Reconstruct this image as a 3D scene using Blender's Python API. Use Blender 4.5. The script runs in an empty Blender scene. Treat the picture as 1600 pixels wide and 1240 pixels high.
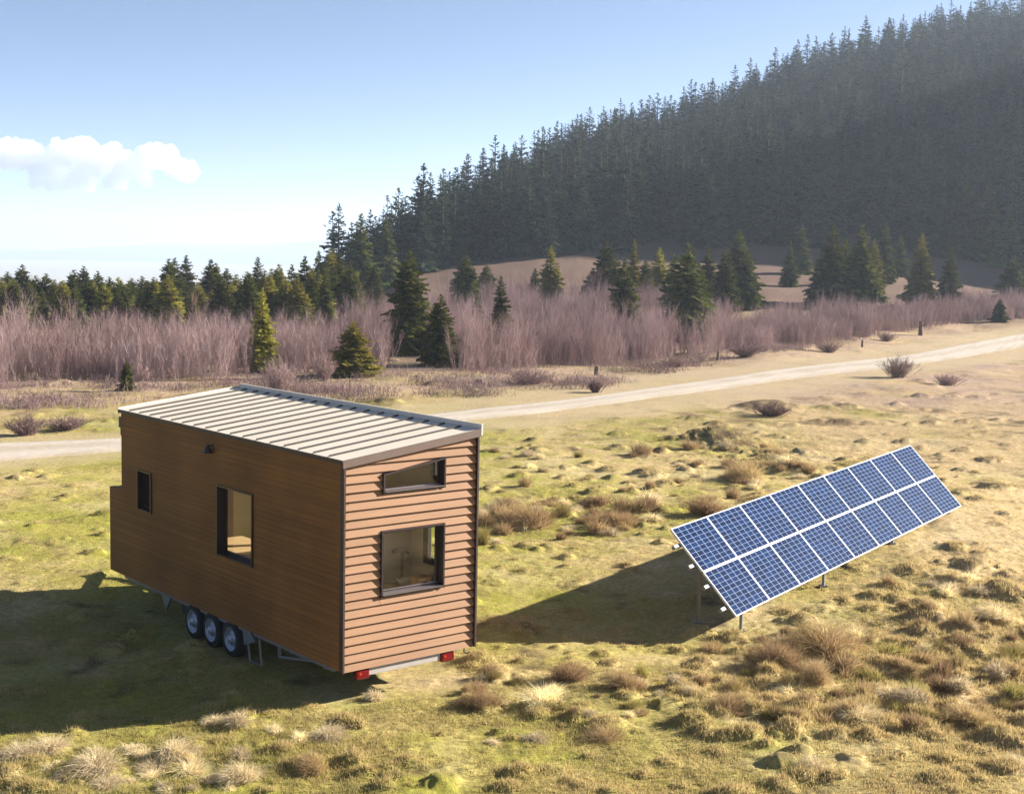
import bpy, math, random
import numpy as np
from mathutils import Vector, Matrix

random.seed(7)
RNG = np.random.default_rng(11)
scene = bpy.context.scene
COL = scene.collection

# ------------------------------------------------------------------ camera model (solved from the photograph)
F_PX, PITCH, ROLL, CAM_H = 2150.0, 0.09979, 0.02034, 6.71045
HX, HY, YAW = -2.46243, 19.95559, 0.69361            # near bottom corner of the house


def cam_basis():
    cp, sp = math.cos(PITCH), math.sin(PITCH)
    f = np.array([0, cp, -sp]); u = np.array([0, sp, cp]); r = np.array([1.0, 0, 0])
    c, s = math.cos(ROLL), math.sin(ROLL)
    return c * r + s * u, -s * r + c * u, f


CR, CU, CF = cam_basis()


def ray(px, py):
    d = CR * ((px - 800) / F_PX) + CU * ((620 - py) / F_PX) + CF
    return d


# sun: from the right, slightly behind the scene
SUN_EL = math.radians(21.5)
SUN_H = np.array([0.95, 0.312]); SUN_H /= np.linalg.norm(SUN_H)


# solar table pose (solved from its four corners in the photo)
PS = 1.352
PTL = np.array([2.193, 18.446, 3.111]); PTL = np.array([0, 0, CAM_H]) + (PTL - np.array([0, 0, CAM_H])) * PS
PA, PT, PR = 0.945, 0.799, 0.027
PEX = np.array([math.cos(PA) * math.cos(PR), math.sin(PA) * math.cos(PR), math.sin(PR)])
_n0 = np.array([math.sin(PA), -math.cos(PA), 0]); _ez = np.array([-math.sin(PR) * math.cos(PA), -math.sin(PR) * math.sin(PA), math.cos(PR)])
PED = _n0 * math.cos(PT) - _ez * math.sin(PT)
PN = np.cross(PED, PEX); PN = PN / np.linalg.norm(PN)
PN = PN if PN[2] > 0 else -PN
PW, PH = 9.18 * PS, 1.466 * PS
MOD_W, MOD_H = PW / 9, PH / 2

# ------------------------------------------------------------------ noise
def _hash(ix, iy, seed):
    h = (ix.astype(np.int64) * 374761393 + iy.astype(np.int64) * 668265263 + seed * 974634757) & 0xFFFFFFFF
    h = ((h ^ (h >> 13)) * 1274126177) & 0xFFFFFFFF
    h = h ^ (h >> 16)
    return (h & 0xFFFFFF) / float(0x1000000)


def gnoise(x, y, seed=0):
    x = np.asarray(x, float); y = np.asarray(y, float)
    ix, iy = np.floor(x), np.floor(y)
    fx, fy = x - ix, y - iy

    def g(ox, oy):
        a = _hash(ix + ox, iy + oy, seed) * 2 * math.pi
        return np.cos(a) * (fx - ox) + np.sin(a) * (fy - oy)
    sx = fx * fx * fx * (fx * (fx * 6 - 15) + 10); sy = fy * fy * fy * (fy * (fy * 6 - 15) + 10)
    a = g(0, 0); b = g(1, 0); c = g(0, 1); d = g(1, 1)
    return ((a + sx * (b - a)) + sy * ((c + sx * (d - c)) - (a + sx * (b - a)))) * 1.5


def fbm(x, y, oct=4, seed=0, gain=0.5):
    t = 0; a = 1; n = 0
    for o in range(oct):
        t = t + a * gnoise(x * 2 ** o + 13.7 * o, y * 2 ** o - 7.1 * o, seed + o)
        n += a; a *= gain
    return t / n * 1.6


def sstep(a, b, x):
    t = np.clip((np.asarray(x, float) - a) / (b - a), 0, 1)
    return t * t * (3 - 2 * t)


# ------------------------------------------------------------------ terrain
PXS = np.array([300, 480, 540, 600, 650, 690, 750, 800, 850, 900, 960, 1000, 1060, 1120, 1160, 1200, 1240, 1330, 1400, 1450, 1500, 1600, 1750, 2000, 2350, 2800, 3400], float)
TOP = np.array([470, 450, 425, 352, 316, 276, 246, 226, 206, 186, 166, 159, 146, 126, 106, 88, 70, 50, 27, 14, 4, -20, -45, -70, -395, -395, -350], float)  # last entries: unseen spur raised to throw its shadow over the pasture
YR = np.interp(PXS, [300, 540, 600, 700, 900, 1200, 1600, 2000, 2350, 2800, 3400], [230, 240, 270, 320, 400, 455, 480, 450, 330, 300, 300])
BASE = np.interp(PXS, [300, 560, 700, 800, 900, 1000, 1100, 1200, 1300, 1400, 1500, 1600, 2000], [460, 440, 424, 408, 399, 393, 386, 381, 385, 392, 404, 424, 440])
YB = np.interp(PXS, [300, 600, 800, 1200, 1600, 2000, 2350, 3400], [200, 215, 225, 245, 235, 215, 170, 150])
AZ, ZR, ZB = [], [], []
for i, p in enumerate(PXS):
    d = ray(p, 400); AZ.append(d[0] / d[1])
    hr = 12.5 * F_PX / YR[i]
    d = ray(p, TOP[i] + hr * (1.0 if p > 590 else 0.3)); ZR.append(CAM_H + d[2] / d[1] * YR[i])
    d = ray(p, BASE[i]); ZB.append(CAM_H + d[2] / d[1] * YB[i])
AZ = np.array(AZ); ZR = np.array(ZR); ZB = np.array(ZB)
ZR = np.maximum(ZR, ZB + 0.5)


def macro(x, y):
    x = np.asarray(x, float); y = np.asarray(y, float)
    yy = np.maximum(y, 1.0)
    az = np.clip(x / yy, -2, 2)
    zb = np.interp(az, AZ, ZB); zr = np.interp(az, AZ, ZR)
    yb = np.interp(az, AZ, YB); yr = np.interp(az, AZ, YR)
    t1 = np.clip((yy - 105) / (yb - 105), 0, 1)
    z = zb * (0.35 * t1 + 0.65 * t1 ** 2)
    t2 = np.clip((yy - yb) / (yr - yb), 0, 1)
    z = z + (zr - zb) * t2
    z = z - 0.12 * np.clip(yy - yr, 0, 900)
    wl = sstep(AZ[3] + 0.02, AZ[1] - 0.01, az)       # left side: the plateau falls away into a valley
    left = -0.030 * np.clip(yy - 100, 0, 1000) * sstep(100, 170, yy)
    ridge = 0
    z = z * (1 - wl) + left * wl
    far = sstep(900, 1500, np.hypot(x, y))
    z = z * (1 - far) + (-34) * far
    z = np.where(y > 60, z, 0.0)
    bx, by = PTL[0] + PED[0] * PH * .8, PTL[1] + PED[1] * PH * .8
    ca, sa = math.cos(PA), math.sin(PA)
    a = ((x - bx) * ca + (y - by) * sa) / PW; b = -(x - bx) * sa + (y - by) * ca
    return z + .60 * sstep(.02, 1.0, a) * (1 - sstep(1.05, 2.0, a)) * np.exp(-(b / 4.2) ** 2)


# bumps of earth seen in the photograph: px, py, radius in metres, height
BUMPS_PX = [(1120, 688, 1.7, .85), (1145, 697, 1.2, .45), (1200, 637, 2.0, .6), (1215, 725, 1.3, .45), (1245, 735, 1.0, .35), (1180, 730, .9, .3), (1168, 745, .6, .3),
            (1425, 912, .42, .22), (1440, 960, .45, .26), (1455, 975, .5, .30), (1440, 992, .35, .24), (1500, 985, .35, .2), (1520, 905, .45, .26), (1570, 940, .5, .34), (1565, 975, .4, .24),
            (1490, 885, .4, .2), (1530, 930, .35, .18), (1400, 945, .3, .15), (1250, 1180, .27, .22), (1225, 1190, .3, .2), (1255, 1110, .38, .2), (1240, 1125, .32, .18), (1215, 1150, .2, .14),
            (1220, 1225, .25, .16), (1570, 1205, .3, .2), (985, 770, .35, .24), (930, 772, .4, .26), (925, 725, .35, .24), (950, 735, .45, .22), (985, 755, .35, .2), (1005, 735, .3, .16),
            (1015, 765, .3, .18), (880, 745, .3, .16), (840, 705, .4, .2), (965, 700, .5, .22), (890, 655, .5, .2), (960, 655, .6, .22), (1440, 700, .4, .2), (1350, 690, .5, .24),
            (1300, 735, .4, .22), (1320, 720, .3, .2), (1550, 720, .6, .25), (1510, 735, .5, .2), (1380, 640, .6, .15), (1300, 640, .7, .12), (1440, 635, .7, .12), (1530, 660, .6, .2),
            (950, 1135, .35, .18), (905, 1120, .3, .16), (1090, 1090, .3, .16), (1060, 1075, .25, .15), (370, 1130, .3, .1), (485, 1192, .3, .14), (290, 1180, .5, .1), (150, 1205, .5, .1),
            (340, 1160, .2, .08), (985, 985, .3, .16), (985, 955, .35, .14), (900, 915, .3, .12), (845, 985, .3, .14), (930, 1000, .3, .1), (780, 970, .3, .1), (1340, 905, .3, .14), (1380, 930, .25, .12),
            (1360, 960, .25, .12), (1290, 900, .3, .1), (1250, 870, .25, .1), (740, 1060, .25, .12), (700, 1055, .3, .12), (640, 1060, .3, .1), (1480, 1020, .3, .14), (1590, 1060, .3, .2), (1595, 1155, .25, .16)]
_b = []
for (bx, by, r, hgt_) in BUMPS_PX:
    d = ray(bx, by); t = -CAM_H / d[2]; _b.append((d[0] * t, d[1] * t, r * .8, hgt_ * .66))
# scattered smaller hummocks
_r = np.random.default_rng(5)
for k in range(700):
    bx = _r.uniform(-60, 1660); by = 645 + 595 * _r.random() ** 1.15
    d = ray(bx, by); t = -CAM_H / d[2]; X, Y = d[0] * t, d[1] * t
    if Y > 58: continue
    r = _r.uniform(.05, .20) * (0.7 + Y / 50); _b.append((X, Y, r, r * _r.uniform(.22, .6)))
for k in range(150):   # rough corner
    bx = _r.uniform(1040, 1640); by = _r.uniform(985, 1150)
    d = ray(bx, by); t = -CAM_H / d[2]; r = _r.uniform(.08, .24); _b.append((d[0] * t, d[1] * t, r, r * _r.uniform(.3, .75)))
for k in range(260):   # farther meadow, up to the thicket
    bx = _r.uniform(-40, 1640); Y = _r.uniform(56, 118); d = ray(bx, 560); X = d[0] / d[1] * Y
    r = _r.uniform(.2, .7); _b.append((X, Y, r, r * _r.uniform(.18, .42)))
for k in range(110):
    bx = _r.uniform(1000, 1640); by = _r.uniform(610, 800)
    d = ray(bx, by); t = -CAM_H / d[2]; r = _r.uniform(.15, .5); _b.append((d[0] * t, d[1] * t, r, r * _r.uniform(.2, .45)))
BUMPS = _b


def house_uv(x, y):
    dx, dy = x - HX, y - HY
    c, s = math.cos(YAW), math.sin(YAW)
    return dx * c + dy * s, -dx * s + dy * c


ROAD_C = []     # filled below (centre points) for the flattening mask


def road_mask(x, y):
    m = np.zeros_like(x)
    for (a, b, w0), (c, d, w1) in zip(ROAD_C[:-1], ROAD_C[1:]):
        vx, vy = c - a, d - b
        t = np.clip(((x - a) * vx + (y - b) * vy) / (vx * vx + vy * vy), 0, 1)
        dist = np.hypot(x - a - vx * t, y - b - vy * t)
        w = w0 + (w1 - w0) * t
        m = np.maximum(m, 1 - sstep(w * 1.02, w * 1.5 + .6, dist))
    return m


def rough_mask(x, y):
    px = 800 + F_PX * x / np.maximum(y, 1) * 1.0
    a = np.exp(-(((x - 6.0) / 2.6) ** 2 + ((y - 21.0) / 2.6) ** 2))
    b = np.exp(-(((x - 9.5) / 3) ** 2 + ((y - 26.0) / 3.5) ** 2))
    c = np.exp(-(((x - 2.5) / 3.5) ** 2 + ((y - 37.0) / 4.0) ** 2))
    d = np.exp(-(((x - 9.5) / 5) ** 2 + ((y - 50.0) / 6.0) ** 2))
    e = np.exp(-(((x + 3.0) / 3) ** 2 + ((y - 18.0) / 1.4) ** 2)) * .5
    return np.clip(a + .8 * b + .8 * c + .8 * d + e, 0, 1)


def height(x, y, bumps=True):
    x = np.atleast_1d(np.asarray(x, float)); y = np.atleast_1d(np.asarray(y, float))
    z = macro(x, y)
    r = np.hypot(x, y)
    fade = 1 - sstep(150, 500, r)
    rd = road_mask(x, y) if len(ROAD_C) else 0
    hu, hv = house_uv(x, y)
    hm = sstep(-.6, .1, hu) * (1 - sstep(2.4, 3.1, hu)) * sstep(-.6, .1, hv) * (1 - sstep(8.2, 9.0, hv))
    keep = (1 - rd) * (1 - .75 * hm)
    rough = rough_mask(x, y)
    m = .055 * fbm(x / 3.1, y / 3.1, 3, 3) + (.020 + .05 * rough) * fbm(x / .85, y / .85, 3, 17) + (.009 + .014 * rough) * fbm(x / .22, y / .22, 2, 29)
    m = m + .35 * sstep(60, 100, r) * fbm(x / 14, y / 14, 3, 41)
    m = m * fade * keep
    if bumps:
        bz = np.zeros_like(z)
        wob = np.clip(1 + .9 * fbm(x / .42, y / .42, 3, 77), .25, 3)
        order = np.argsort(y); ys = y[order]
        for (bx, by, br, bh) in BUMPS:
            i0, i1 = np.searchsorted(ys, by - 2.2 * br), np.searchsorted(ys, by + 2.2 * br)
            if i1 <= i0: continue
            idx = order[i0:i1]
            dx = (x[idx] - bx) / br; ok = np.abs(dx) < 2.2
            idx = idx[ok]; dx = dx[ok]; dy = (y[idx] - by) / br
            w_ = 1 + (wob[idx] - 1) * min(1.0, .42 / br); q0 = dx * dx + dy * dy; q = q0 * w_
            bz[idx] = np.maximum(bz[idx], bh * (.55 * np.exp(-q * q * 1.1) + .45 * np.exp(-q * 1.5)) * (1 - sstep(1.2, 2.1, np.sqrt(q0))))
        m = m + bz * keep
        height.bz = bz
    return z + m - .05 * hm


def hz(x, y, bumps=True):
    return float(height(np.array([x]), np.array([y]), bumps)[0])


def at(px, py):
    """ground point under a pixel of the photograph (flat or rising ground)"""
    d = ray(px, py)
    t = 15.0
    step = .5
    while t < 3000:
        if CAM_H + d[2] * t <= float(macro(d[0] * t, d[1] * t)): break
        step = max(.5, t * .01); t += step
    a, b = t - step, t
    for _ in range(25):
        m = (a + b) / 2
        if CAM_H + d[2] * m <= float(macro(d[0] * m, d[1] * m)): b = m
        else: a = m
    return d[0] * b, d[1] * b


def at_d(px, dist):
    """point on the bearing of a pixel column at a forward distance"""
    d = ray(px, 440)
    return d[0] / d[1] * dist, dist


def px_top(px, py, y):
    d = ray(px, py); return CAM_H + d[2] / d[1] * y


# ------------------------------------------------------------------ mesh helpers
def raw_mesh(name, V, Fc, mats, tint=None, smooth=False, attr='tint', mat_idx=None):
    """V (n,3); Fc (m,k) uniform faces"""
    V = np.asarray(V, np.float32); Fc = np.asarray(Fc, np.int32)
    me = bpy.data.meshes.new(name)
    k = Fc.shape[1]
    me.vertices.add(len(V)); me.vertices.foreach_set('co', V.ravel())
    me.loops.add(Fc.size); me.loops.foreach_set('vertex_index', Fc.ravel())
    me.polygons.add(len(Fc)); me.polygons.foreach_set('loop_start', np.arange(0, Fc.size, k, dtype=np.int32))
    me.polygons.foreach_set('loop_total', np.full(len(Fc), k, np.int32))
    if smooth: me.polygons.foreach_set('use_smooth', np.ones(len(Fc), bool))
    for m in (mats if isinstance(mats, (list, tuple)) else [mats]): me.materials.append(m)
    if mat_idx is not None: me.polygons.foreach_set('material_index', np.asarray(mat_idx, np.int32))
    if tint is not None:
        t = np.asarray(tint, np.float32)
        if t.ndim == 1: t = np.stack([t, t, t, np.ones_like(t)], 1)
        elif t.shape[1] == 3: t = np.concatenate([t, np.ones((len(t), 1), np.float32)], 1)
        a = me.attributes.new(attr, 'FLOAT_COLOR', 'POINT'); a.data.foreach_set('color', t.ravel())
    me.update(calc_edges=True)
    return me


def link(name, me, parent=None, loc=None):
    o = bpy.data.objects.new(name, me); COL.objects.link(o)
    if parent is not None: o.parent = parent
    if loc is not None: o.location = loc
    return o


def tag(o, label=None, cat=None, group=None, kind=None):
    if label: o['label'] = label
    if cat: o['category'] = cat
    if group: o['group'] = group
    if kind: o['kind'] = kind
    return o


def empty(name, loc, rz=0.0):
    o = bpy.data.objects.new(name, None); COL.objects.link(o)
    o.location = loc; o.rotation_euler = (0, 0, rz); o.empty_display_size = .2
    return o


class MB:
    """collects polygons into one mesh"""
    def __init__(s): s.v = []; s.f = []
    def poly(s, pts):
        n = len(s.v); s.v += [tuple(p) for p in pts]; s.f.append(tuple(range(n, n + len(pts))))
    def box(s, x0, x1, y0, y1, z0, z1):
        p = [(x0, y0, z0), (x1, y0, z0), (x1, y1, z0), (x0, y1, z0), (x0, y0, z1), (x1, y0, z1), (x1, y1, z1), (x0, y1, z1)]
        n = len(s.v); s.v += p
        s.f += [tuple(n + i for i in q) for q in ((0, 3, 2, 1), (4, 5, 6, 7), (0, 1, 5, 4), (1, 2, 6, 5), (2, 3, 7, 6), (3, 0, 4, 7))]
        return s
    def hexa(s, p):
        n = len(s.v); s.v += [tuple(q) for q in p]
        s.f += [tuple(n + i for i in q) for q in ((0, 3, 2, 1), (4, 5, 6, 7), (0, 1, 5, 4), (1, 2, 6, 5), (2, 3, 7, 6), (3, 0, 4, 7))]
        return s
    def tube(s, a, b, r0, r1=None, n=10, cap=True):
        a = Vector(a); b = Vector(b); r1 = r0 if r1 is None else r1
        d = (b - a).normalized(); q = Vector((0, 0, 1)) if abs(d.z) < .9 else Vector((1, 0, 0))
        e = d.cross(q).normalized(); g = d.cross(e)
        base = len(s.v)
        for c, r in ((a, r0), (b, r1)):
            for i in range(n):
                t = 2 * math.pi * i / n; s.v.append(tuple(c + e * (math.cos(t) * r) + g * (math.sin(t) * r)))
        for i in range(n):
            j = (i + 1) % n; s.f.append((base + i, base + j, base + n + j, base + n + i))
        if cap:
            s.f.append(tuple(base + i for i in range(n))[::-1]); s.f.append(tuple(base + n + i for i in range(n)))
        return s
    def beam(s, a, b, w, h, up=(0, 0, 1)):
        a = Vector(a); b = Vector(b); d = (b - a).normalized(); u = Vector(up)
        e = d.cross(u).normalized() * (w / 2); g = e.cross(d).normalized() * (h / 2)
        s.hexa([a - e - g, a + e - g, b + e - g, b - e - g, a - e + g, a + e + g, b + e + g, b - e + g]); return s
    def prism(s, prof, fn, closed=True):
        """prof: list of points; fn(p, 0/1) maps to 3D at both ends"""
        n = len(prof); base = len(s.v)
        s.v += [tuple(fn(p, 0)) for p in prof] + [tuple(fn(p, 1)) for p in prof]
        for i in range(n):
            j = (i + 1) % n; s.f.append((base + i, base + j, base + n + j, base + n + i))
        s.f.append(tuple(base + i for i in range(n))[::-1]); s.f.append(tuple(base + n + i for i in range(n)))
        return s
    def lathe(s, prof, origin, axis='x', n=28):
        base = len(s.v); ox, oy, oz = origin
        for i in range(n):
            t = 2 * math.pi * i / n
            for (r, h) in prof:
                if axis == 'x': s.v.append((ox + h, oy + r * math.cos(t), oz + r * math.sin(t)))
                else: s.v.append((ox + r * math.cos(t), oy + r * math.sin(t), oz + h))
        m = len(prof)
        for i in range(n):
            j = (i + 1) % n
            for k in range(m - 1): s.f.append((base + i * m + k, base + i * m + k + 1, base + j * m + k + 1, base + j * m + k))
        return s
    def mesh(s, name, mat, smooth=False, bevel=0):
        me = bpy.data.meshes.new(name); me.from_pydata(s.v, [], s.f)
        import bmesh
        bm = bmesh.new(); bm.from_mesh(me)
        bmesh.ops.recalc_face_normals(bm, faces=bm.faces)
        if bevel:
            bmesh.ops.bevel(bm, geom=[e for e in bm.edges if e.is_manifold], offset=bevel, segments=1, affect='EDGES', clamp_overlap=True)
        bm.to_mesh(me); bm.free()
        for m in (mat if isinstance(mat, (list, tuple)) else [mat]): me.materials.append(m)
        if smooth:
            for p in me.polygons: p.use_smooth = True
        return me
    def build(s, name, mat, parent=None, smooth=False, bevel=0):
        return link(name, s.mesh(name, mat, smooth, bevel), parent)


# ------------------------------------------------------------------ materials
def nmat(name):
    m = bpy.data.materials.new(name); m.use_nodes = True
    nt = m.node_tree; nt.nodes.clear()
    out = nt.nodes.new('ShaderNodeOutputMaterial')
    return m, nt, out


def N(nt, kind, **kw):
    n = nt.nodes.new(kind)
    for k, v in kw.items():
        if k in n.inputs: n.inputs[k].default_value = v
        else: setattr(n, k, v)
    return n


def rgba(c): return (c[0], c[1], c[2], 1)


def simple(name, col, rough=.6, metal=0., spec=.4, noise=None, bump=None, scale=(1, 1, 1)):
    """principled with object-space noise variation: noise=(scale, amount), bump=(scale, strength)"""
    m, nt, out = nmat(name)
    p = N(nt, 'ShaderNodeBsdfPrincipled', Roughness=rough, Metallic=metal)
    p.inputs['Specular IOR Level'].default_value = spec
    p.inputs['Base Color'].default_value = rgba(col)
    tc = N(nt, 'ShaderNodeTexCoord'); mp = N(nt, 'ShaderNodeMapping'); mp.inputs['Scale'].default_value = scale
    nt.links.new(tc.outputs['Object'], mp.inputs['Vector'])
    if noise:
        nz = N(nt, 'ShaderNodeTexNoise', Scale=noise[0], Detail=5.0, Roughness=.6)
        nt.links.new(mp.outputs[0], nz.inputs['Vector'])
        mr = N(nt, 'ShaderNodeMapRange'); mr.inputs['From Min'].default_value = .3; mr.inputs['From Max'].default_value = .7
        mr.inputs['To Min'].default_value = 1 - noise[1]; mr.inputs['To Max'].default_value = 1 + noise[1]
        nt.links.new(nz.outputs['Fac'], mr.inputs['Value'])
        mx = N(nt, 'ShaderNodeVectorMath', operation='SCALE'); mx.inputs[0].default_value = col
        nt.links.new(mr.outputs[0], mx.inputs['Scale']); nt.links.new(mx.outputs[0], p.inputs['Base Color'])
    if bump:
        nb = N(nt, 'ShaderNodeTexNoise', Scale=bump[0], Detail=4.0)
        nt.links.new(mp.outputs[0], nb.inputs['Vector'])
        bp = N(nt, 'ShaderNodeBump', Strength=bump[1], Distance=.01)
        nt.links.new(nb.outputs['Fac'], bp.inputs['Height']); nt.links.new(bp.outputs[0], p.inputs['Normal'])
    nt.links.new(p.outputs[0], out.inputs[0])
    return m


def wood_siding(name, c0, c1, board=.0, bands=(1, 1, 1), var=.2, bumpd=.004, groove=0):
    """long grain along the boards, faint joints, blotchy weathering"""
    m, nt, out = nmat(name)
    p = N(nt, 'ShaderNodeBsdfPrincipled', Roughness=.68); p.inputs['Specular IOR Level'].default_value = .25
    tc = N(nt, 'ShaderNodeTexCoord')
    mp = N(nt, 'ShaderNodeMapping'); mp.inputs['Scale'].default_value = bands
    nt.links.new(tc.outputs['Object'], mp.inputs['Vector'])
    n1 = N(nt, 'ShaderNodeTexNoise', Scale=1.0, Detail=8.0, Roughness=.65); nt.links.new(mp.outputs[0], n1.inputs['Vector'])
    n2 = N(nt, 'ShaderNodeTexNoise', Scale=.9, Detail=3.0); nt.links.new(tc.outputs['Object'], n2.inputs['Vector'])
    ad = N(nt, 'ShaderNodeMath', operation='MULTIPLY_ADD'); ad.inputs[1].default_value = .6
    nt.links.new(n1.outputs['Fac'], ad.inputs[0])
    sc = N(nt, 'ShaderNodeMath', operation='MULTIPLY'); sc.inputs[1].default_value = .5
    nt.links.new(n2.outputs['Fac'], sc.inputs[0]); nt.links.new(sc.outputs[0], ad.inputs[2])
    cr = N(nt, 'ShaderNodeValToRGB'); e = cr.color_ramp.elements
    e[0].position = .3; e[0].color = rgba(c0); e[1].position = .78; e[1].color = rgba(c1)
    nt.links.new(ad.outputs[0], cr.inputs[0])
    col = cr.outputs[0]
    if board:
        sep = N(nt, 'ShaderNodeSeparateXYZ'); nt.links.new(tc.outputs['Object'], sep.inputs[0])
        dv = N(nt, 'ShaderNodeMath', operation='DIVIDE'); dv.inputs[1].default_value = board
        nt.links.new(sep.outputs[2], dv.inputs[0])
        fl = N(nt, 'ShaderNodeMath', operation='FLOOR'); nt.links.new(dv.outputs[0], fl.inputs[0])
        wn = N(nt, 'ShaderNodeTexWhiteNoise', noise_dimensions='1D'); nt.links.new(fl.outputs[0], wn.inputs['W'])
        mr = N(nt, 'ShaderNodeMapRange'); mr.inputs['To Min'].default_value = 1 - var; mr.inputs['To Max'].default_value = 1 + var
        nt.links.new(wn.outputs['Value'], mr.inputs['Value'])
        vs = N(nt, 'ShaderNodeVectorMath', operation='SCALE'); nt.links.new(col, vs.inputs[0]); nt.links.new(mr.outputs[0], vs.inputs['Scale'])
        col = vs.outputs[0]
        if groove:
            fr = N(nt, 'ShaderNodeMath', operation='FRACT'); nt.links.new(dv.outputs[0], fr.inputs[0])
            lt = N(nt, 'ShaderNodeMath', operation='LESS_THAN'); lt.inputs[1].default_value = groove; nt.links.new(fr.outputs[0], lt.inputs[0])
            gm = N(nt, 'ShaderNodeMapRange'); gm.inputs['To Min'].default_value = 1.0; gm.inputs['To Max'].default_value = .45; nt.links.new(lt.outputs[0], gm.inputs[0])
            v2 = N(nt, 'ShaderNodeVectorMath', operation='SCALE'); nt.links.new(col, v2.inputs[0]); nt.links.new(gm.outputs[0], v2.inputs['Scale']); col = v2.outputs[0]
    nt.links.new(col, p.inputs['Base Color'])
    bp = N(nt, 'ShaderNodeBump', Strength=.5, Distance=bumpd); nt.links.new(n1.outputs['Fac'], bp.inputs['Height'])
    nt.links.new(bp.outputs[0], p.inputs['Normal'])
    nt.links.new(p.outputs[0], out.inputs[0])
    return m


def leafy(name, c0, c1, translucent=.25, rough=.8):
    """vertex tint picks between two leaf colours; each object also varies a little"""
    m, nt, out = nmat(name)
    at_ = N(nt, 'ShaderNodeAttribute', attribute_name='tint')
    oi = N(nt, 'ShaderNodeObjectInfo')
    mx = N(nt, 'ShaderNodeMix', data_type='RGBA'); mx.inputs['A'].default_value = rgba(c0); mx.inputs['B'].default_value = rgba(c1)
    nt.links.new(at_.outputs['Fac'], mx.inputs['Factor'])
    hs = N(nt, 'ShaderNodeHueSaturation')
    mr = N(nt, 'ShaderNodeMapRange'); mr.inputs['To Min'].default_value = .7; mr.inputs['To Max'].default_value = 1.3
    nt.links.new(oi.outputs['Random'], mr.inputs['Value']); nt.links.new(mr.outputs[0], hs.inputs['Value'])
    mr2 = N(nt, 'ShaderNodeMapRange'); mr2.inputs['To Min'].default_value = .485; mr2.inputs['To Max'].default_value = .51
    nt.links.new(oi.outputs['Random'], mr2.inputs['Value']); nt.links.new(mr2.outputs[0], hs.inputs['Hue'])
    nt.links.new(mx.outputs['Result'], hs.inputs['Color'])
    p = N(nt, 'ShaderNodeBsdfDiffuse', Roughness=.5)
    tr = N(nt, 'ShaderNodeBsdfTranslucent')
    nt.links.new(hs.outputs[0], p.inputs[0]); nt.links.new(hs.outputs[0], tr.inputs[0])
    ms = N(nt, 'ShaderNodeMixShader', Fac=translucent)
    nt.links.new(p.outputs[0], ms.inputs[1]); nt.links.new(tr.outputs[0], ms.inputs[2]); nt.links.new(ms.outputs[0], out.inputs[0])
    return m


M = {}
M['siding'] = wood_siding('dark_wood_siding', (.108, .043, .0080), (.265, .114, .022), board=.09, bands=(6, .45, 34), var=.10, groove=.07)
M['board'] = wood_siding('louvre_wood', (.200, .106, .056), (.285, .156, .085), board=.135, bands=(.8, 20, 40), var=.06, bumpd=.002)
M['trim'] = simple('dark_brown_trim', (.040, .022, .018), .5, noise=(6, .15))
M['fascia'] = simple('brown_metal_fascia', (.135, .098, .085), .45, .3, noise=(3, .12))
M['roof'] = simple('cream_roof_metal', (.64, .58, .49), .7, .0, spec=.2, noise=(1.2, .05))
M['seam'] = simple('dark_roof_seam', (.035, .030, .026), .5)
M['frame'] = simple('window_frame_dark', (.026, .016, .018), .35, spec=.5)
M['sill'] = simple('window_sill_metal', (.30, .26, .26), .28, .7)
M['cream'] = simple('cream_plaster', (.56, .47, .34), .8, noise=(2, .05))
M['tan'] = simple('tan_partition', (.34, .25, .155), .8, noise=(2, .06))
M['oak'] = wood_siding('pale_oak', (.38, .24, .11), (.52, .35, .18), bands=(2, 22, 22))
M['floor'] = wood_siding('floor_boards', (.24, .14, .07), (.36, .23, .12), bands=(14, 1, 14))
M['galv'] = simple('galvanised_steel', (.19, .20, .21), .5, .6, noise=(18, .12))
M['tyre'] = simple('tyre_rubber', (.012, .012, .013), .85)
M['rim'] = simple('steel_rim', (.30, .33, .38), .4, .5)
M['red'] = simple('red_lamp_lens', (.13, .004, .006), .25, spec=.4)
M['amber'] = simple('amber_lens', (.42, .03, .012), .25)
M['black'] = simple('black_steel', (.010, .010, .010), .5)
M['bumper'] = simple('painted_bumper', (.33, .30, .28), .5, noise=(5, .1))
M['alu'] = simple('anodised_aluminium', (.62, .65, .68), .4, .25)
M['white'] = simple('white_ceramic', (.78, .77, .74), .25)
M['bark'] = simple('conifer_bark', (.045, .034, .027), .9, noise=(6, .3))
M['post'] = simple('weathered_post_wood', (.14, .10, .075), .9, noise=(9, .3))


def glass_mat():
    m, nt, out = nmat('window_glass')
    tr = N(nt, 'ShaderNodeBsdfTransparent'); tr.inputs[0].default_value = (.93, .95, .94, 1)
    gl = N(nt, 'ShaderNodeBsdfGlossy', Roughness=.02); gl.inputs[0].default_value = (1, 1, 1, 1)
    lw = N(nt, 'ShaderNodeLayerWeight', Blend=.5)
    pw = N(nt, 'ShaderNodeMath', operation='POWER'); pw.inputs[1].default_value = 5.0; nt.links.new(lw.outputs['Facing'], pw.inputs[0])
    fr = N(nt, 'ShaderNodeMath', operation='MULTIPLY_ADD'); fr.inputs[1].default_value = .92; fr.inputs[2].default_value = .06; nt.links.new(pw.outputs[0], fr.inputs[0])
    ms = N(nt, 'ShaderNodeMixShader')
    nt.links.new(fr.outputs[0], ms.inputs[0]); nt.links.new(tr.outputs[0], ms.inputs[1]); nt.links.new(gl.outputs[0], ms.inputs[2])
    nt.links.new(ms.outputs[0], out.inputs[0])
    return m


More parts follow.
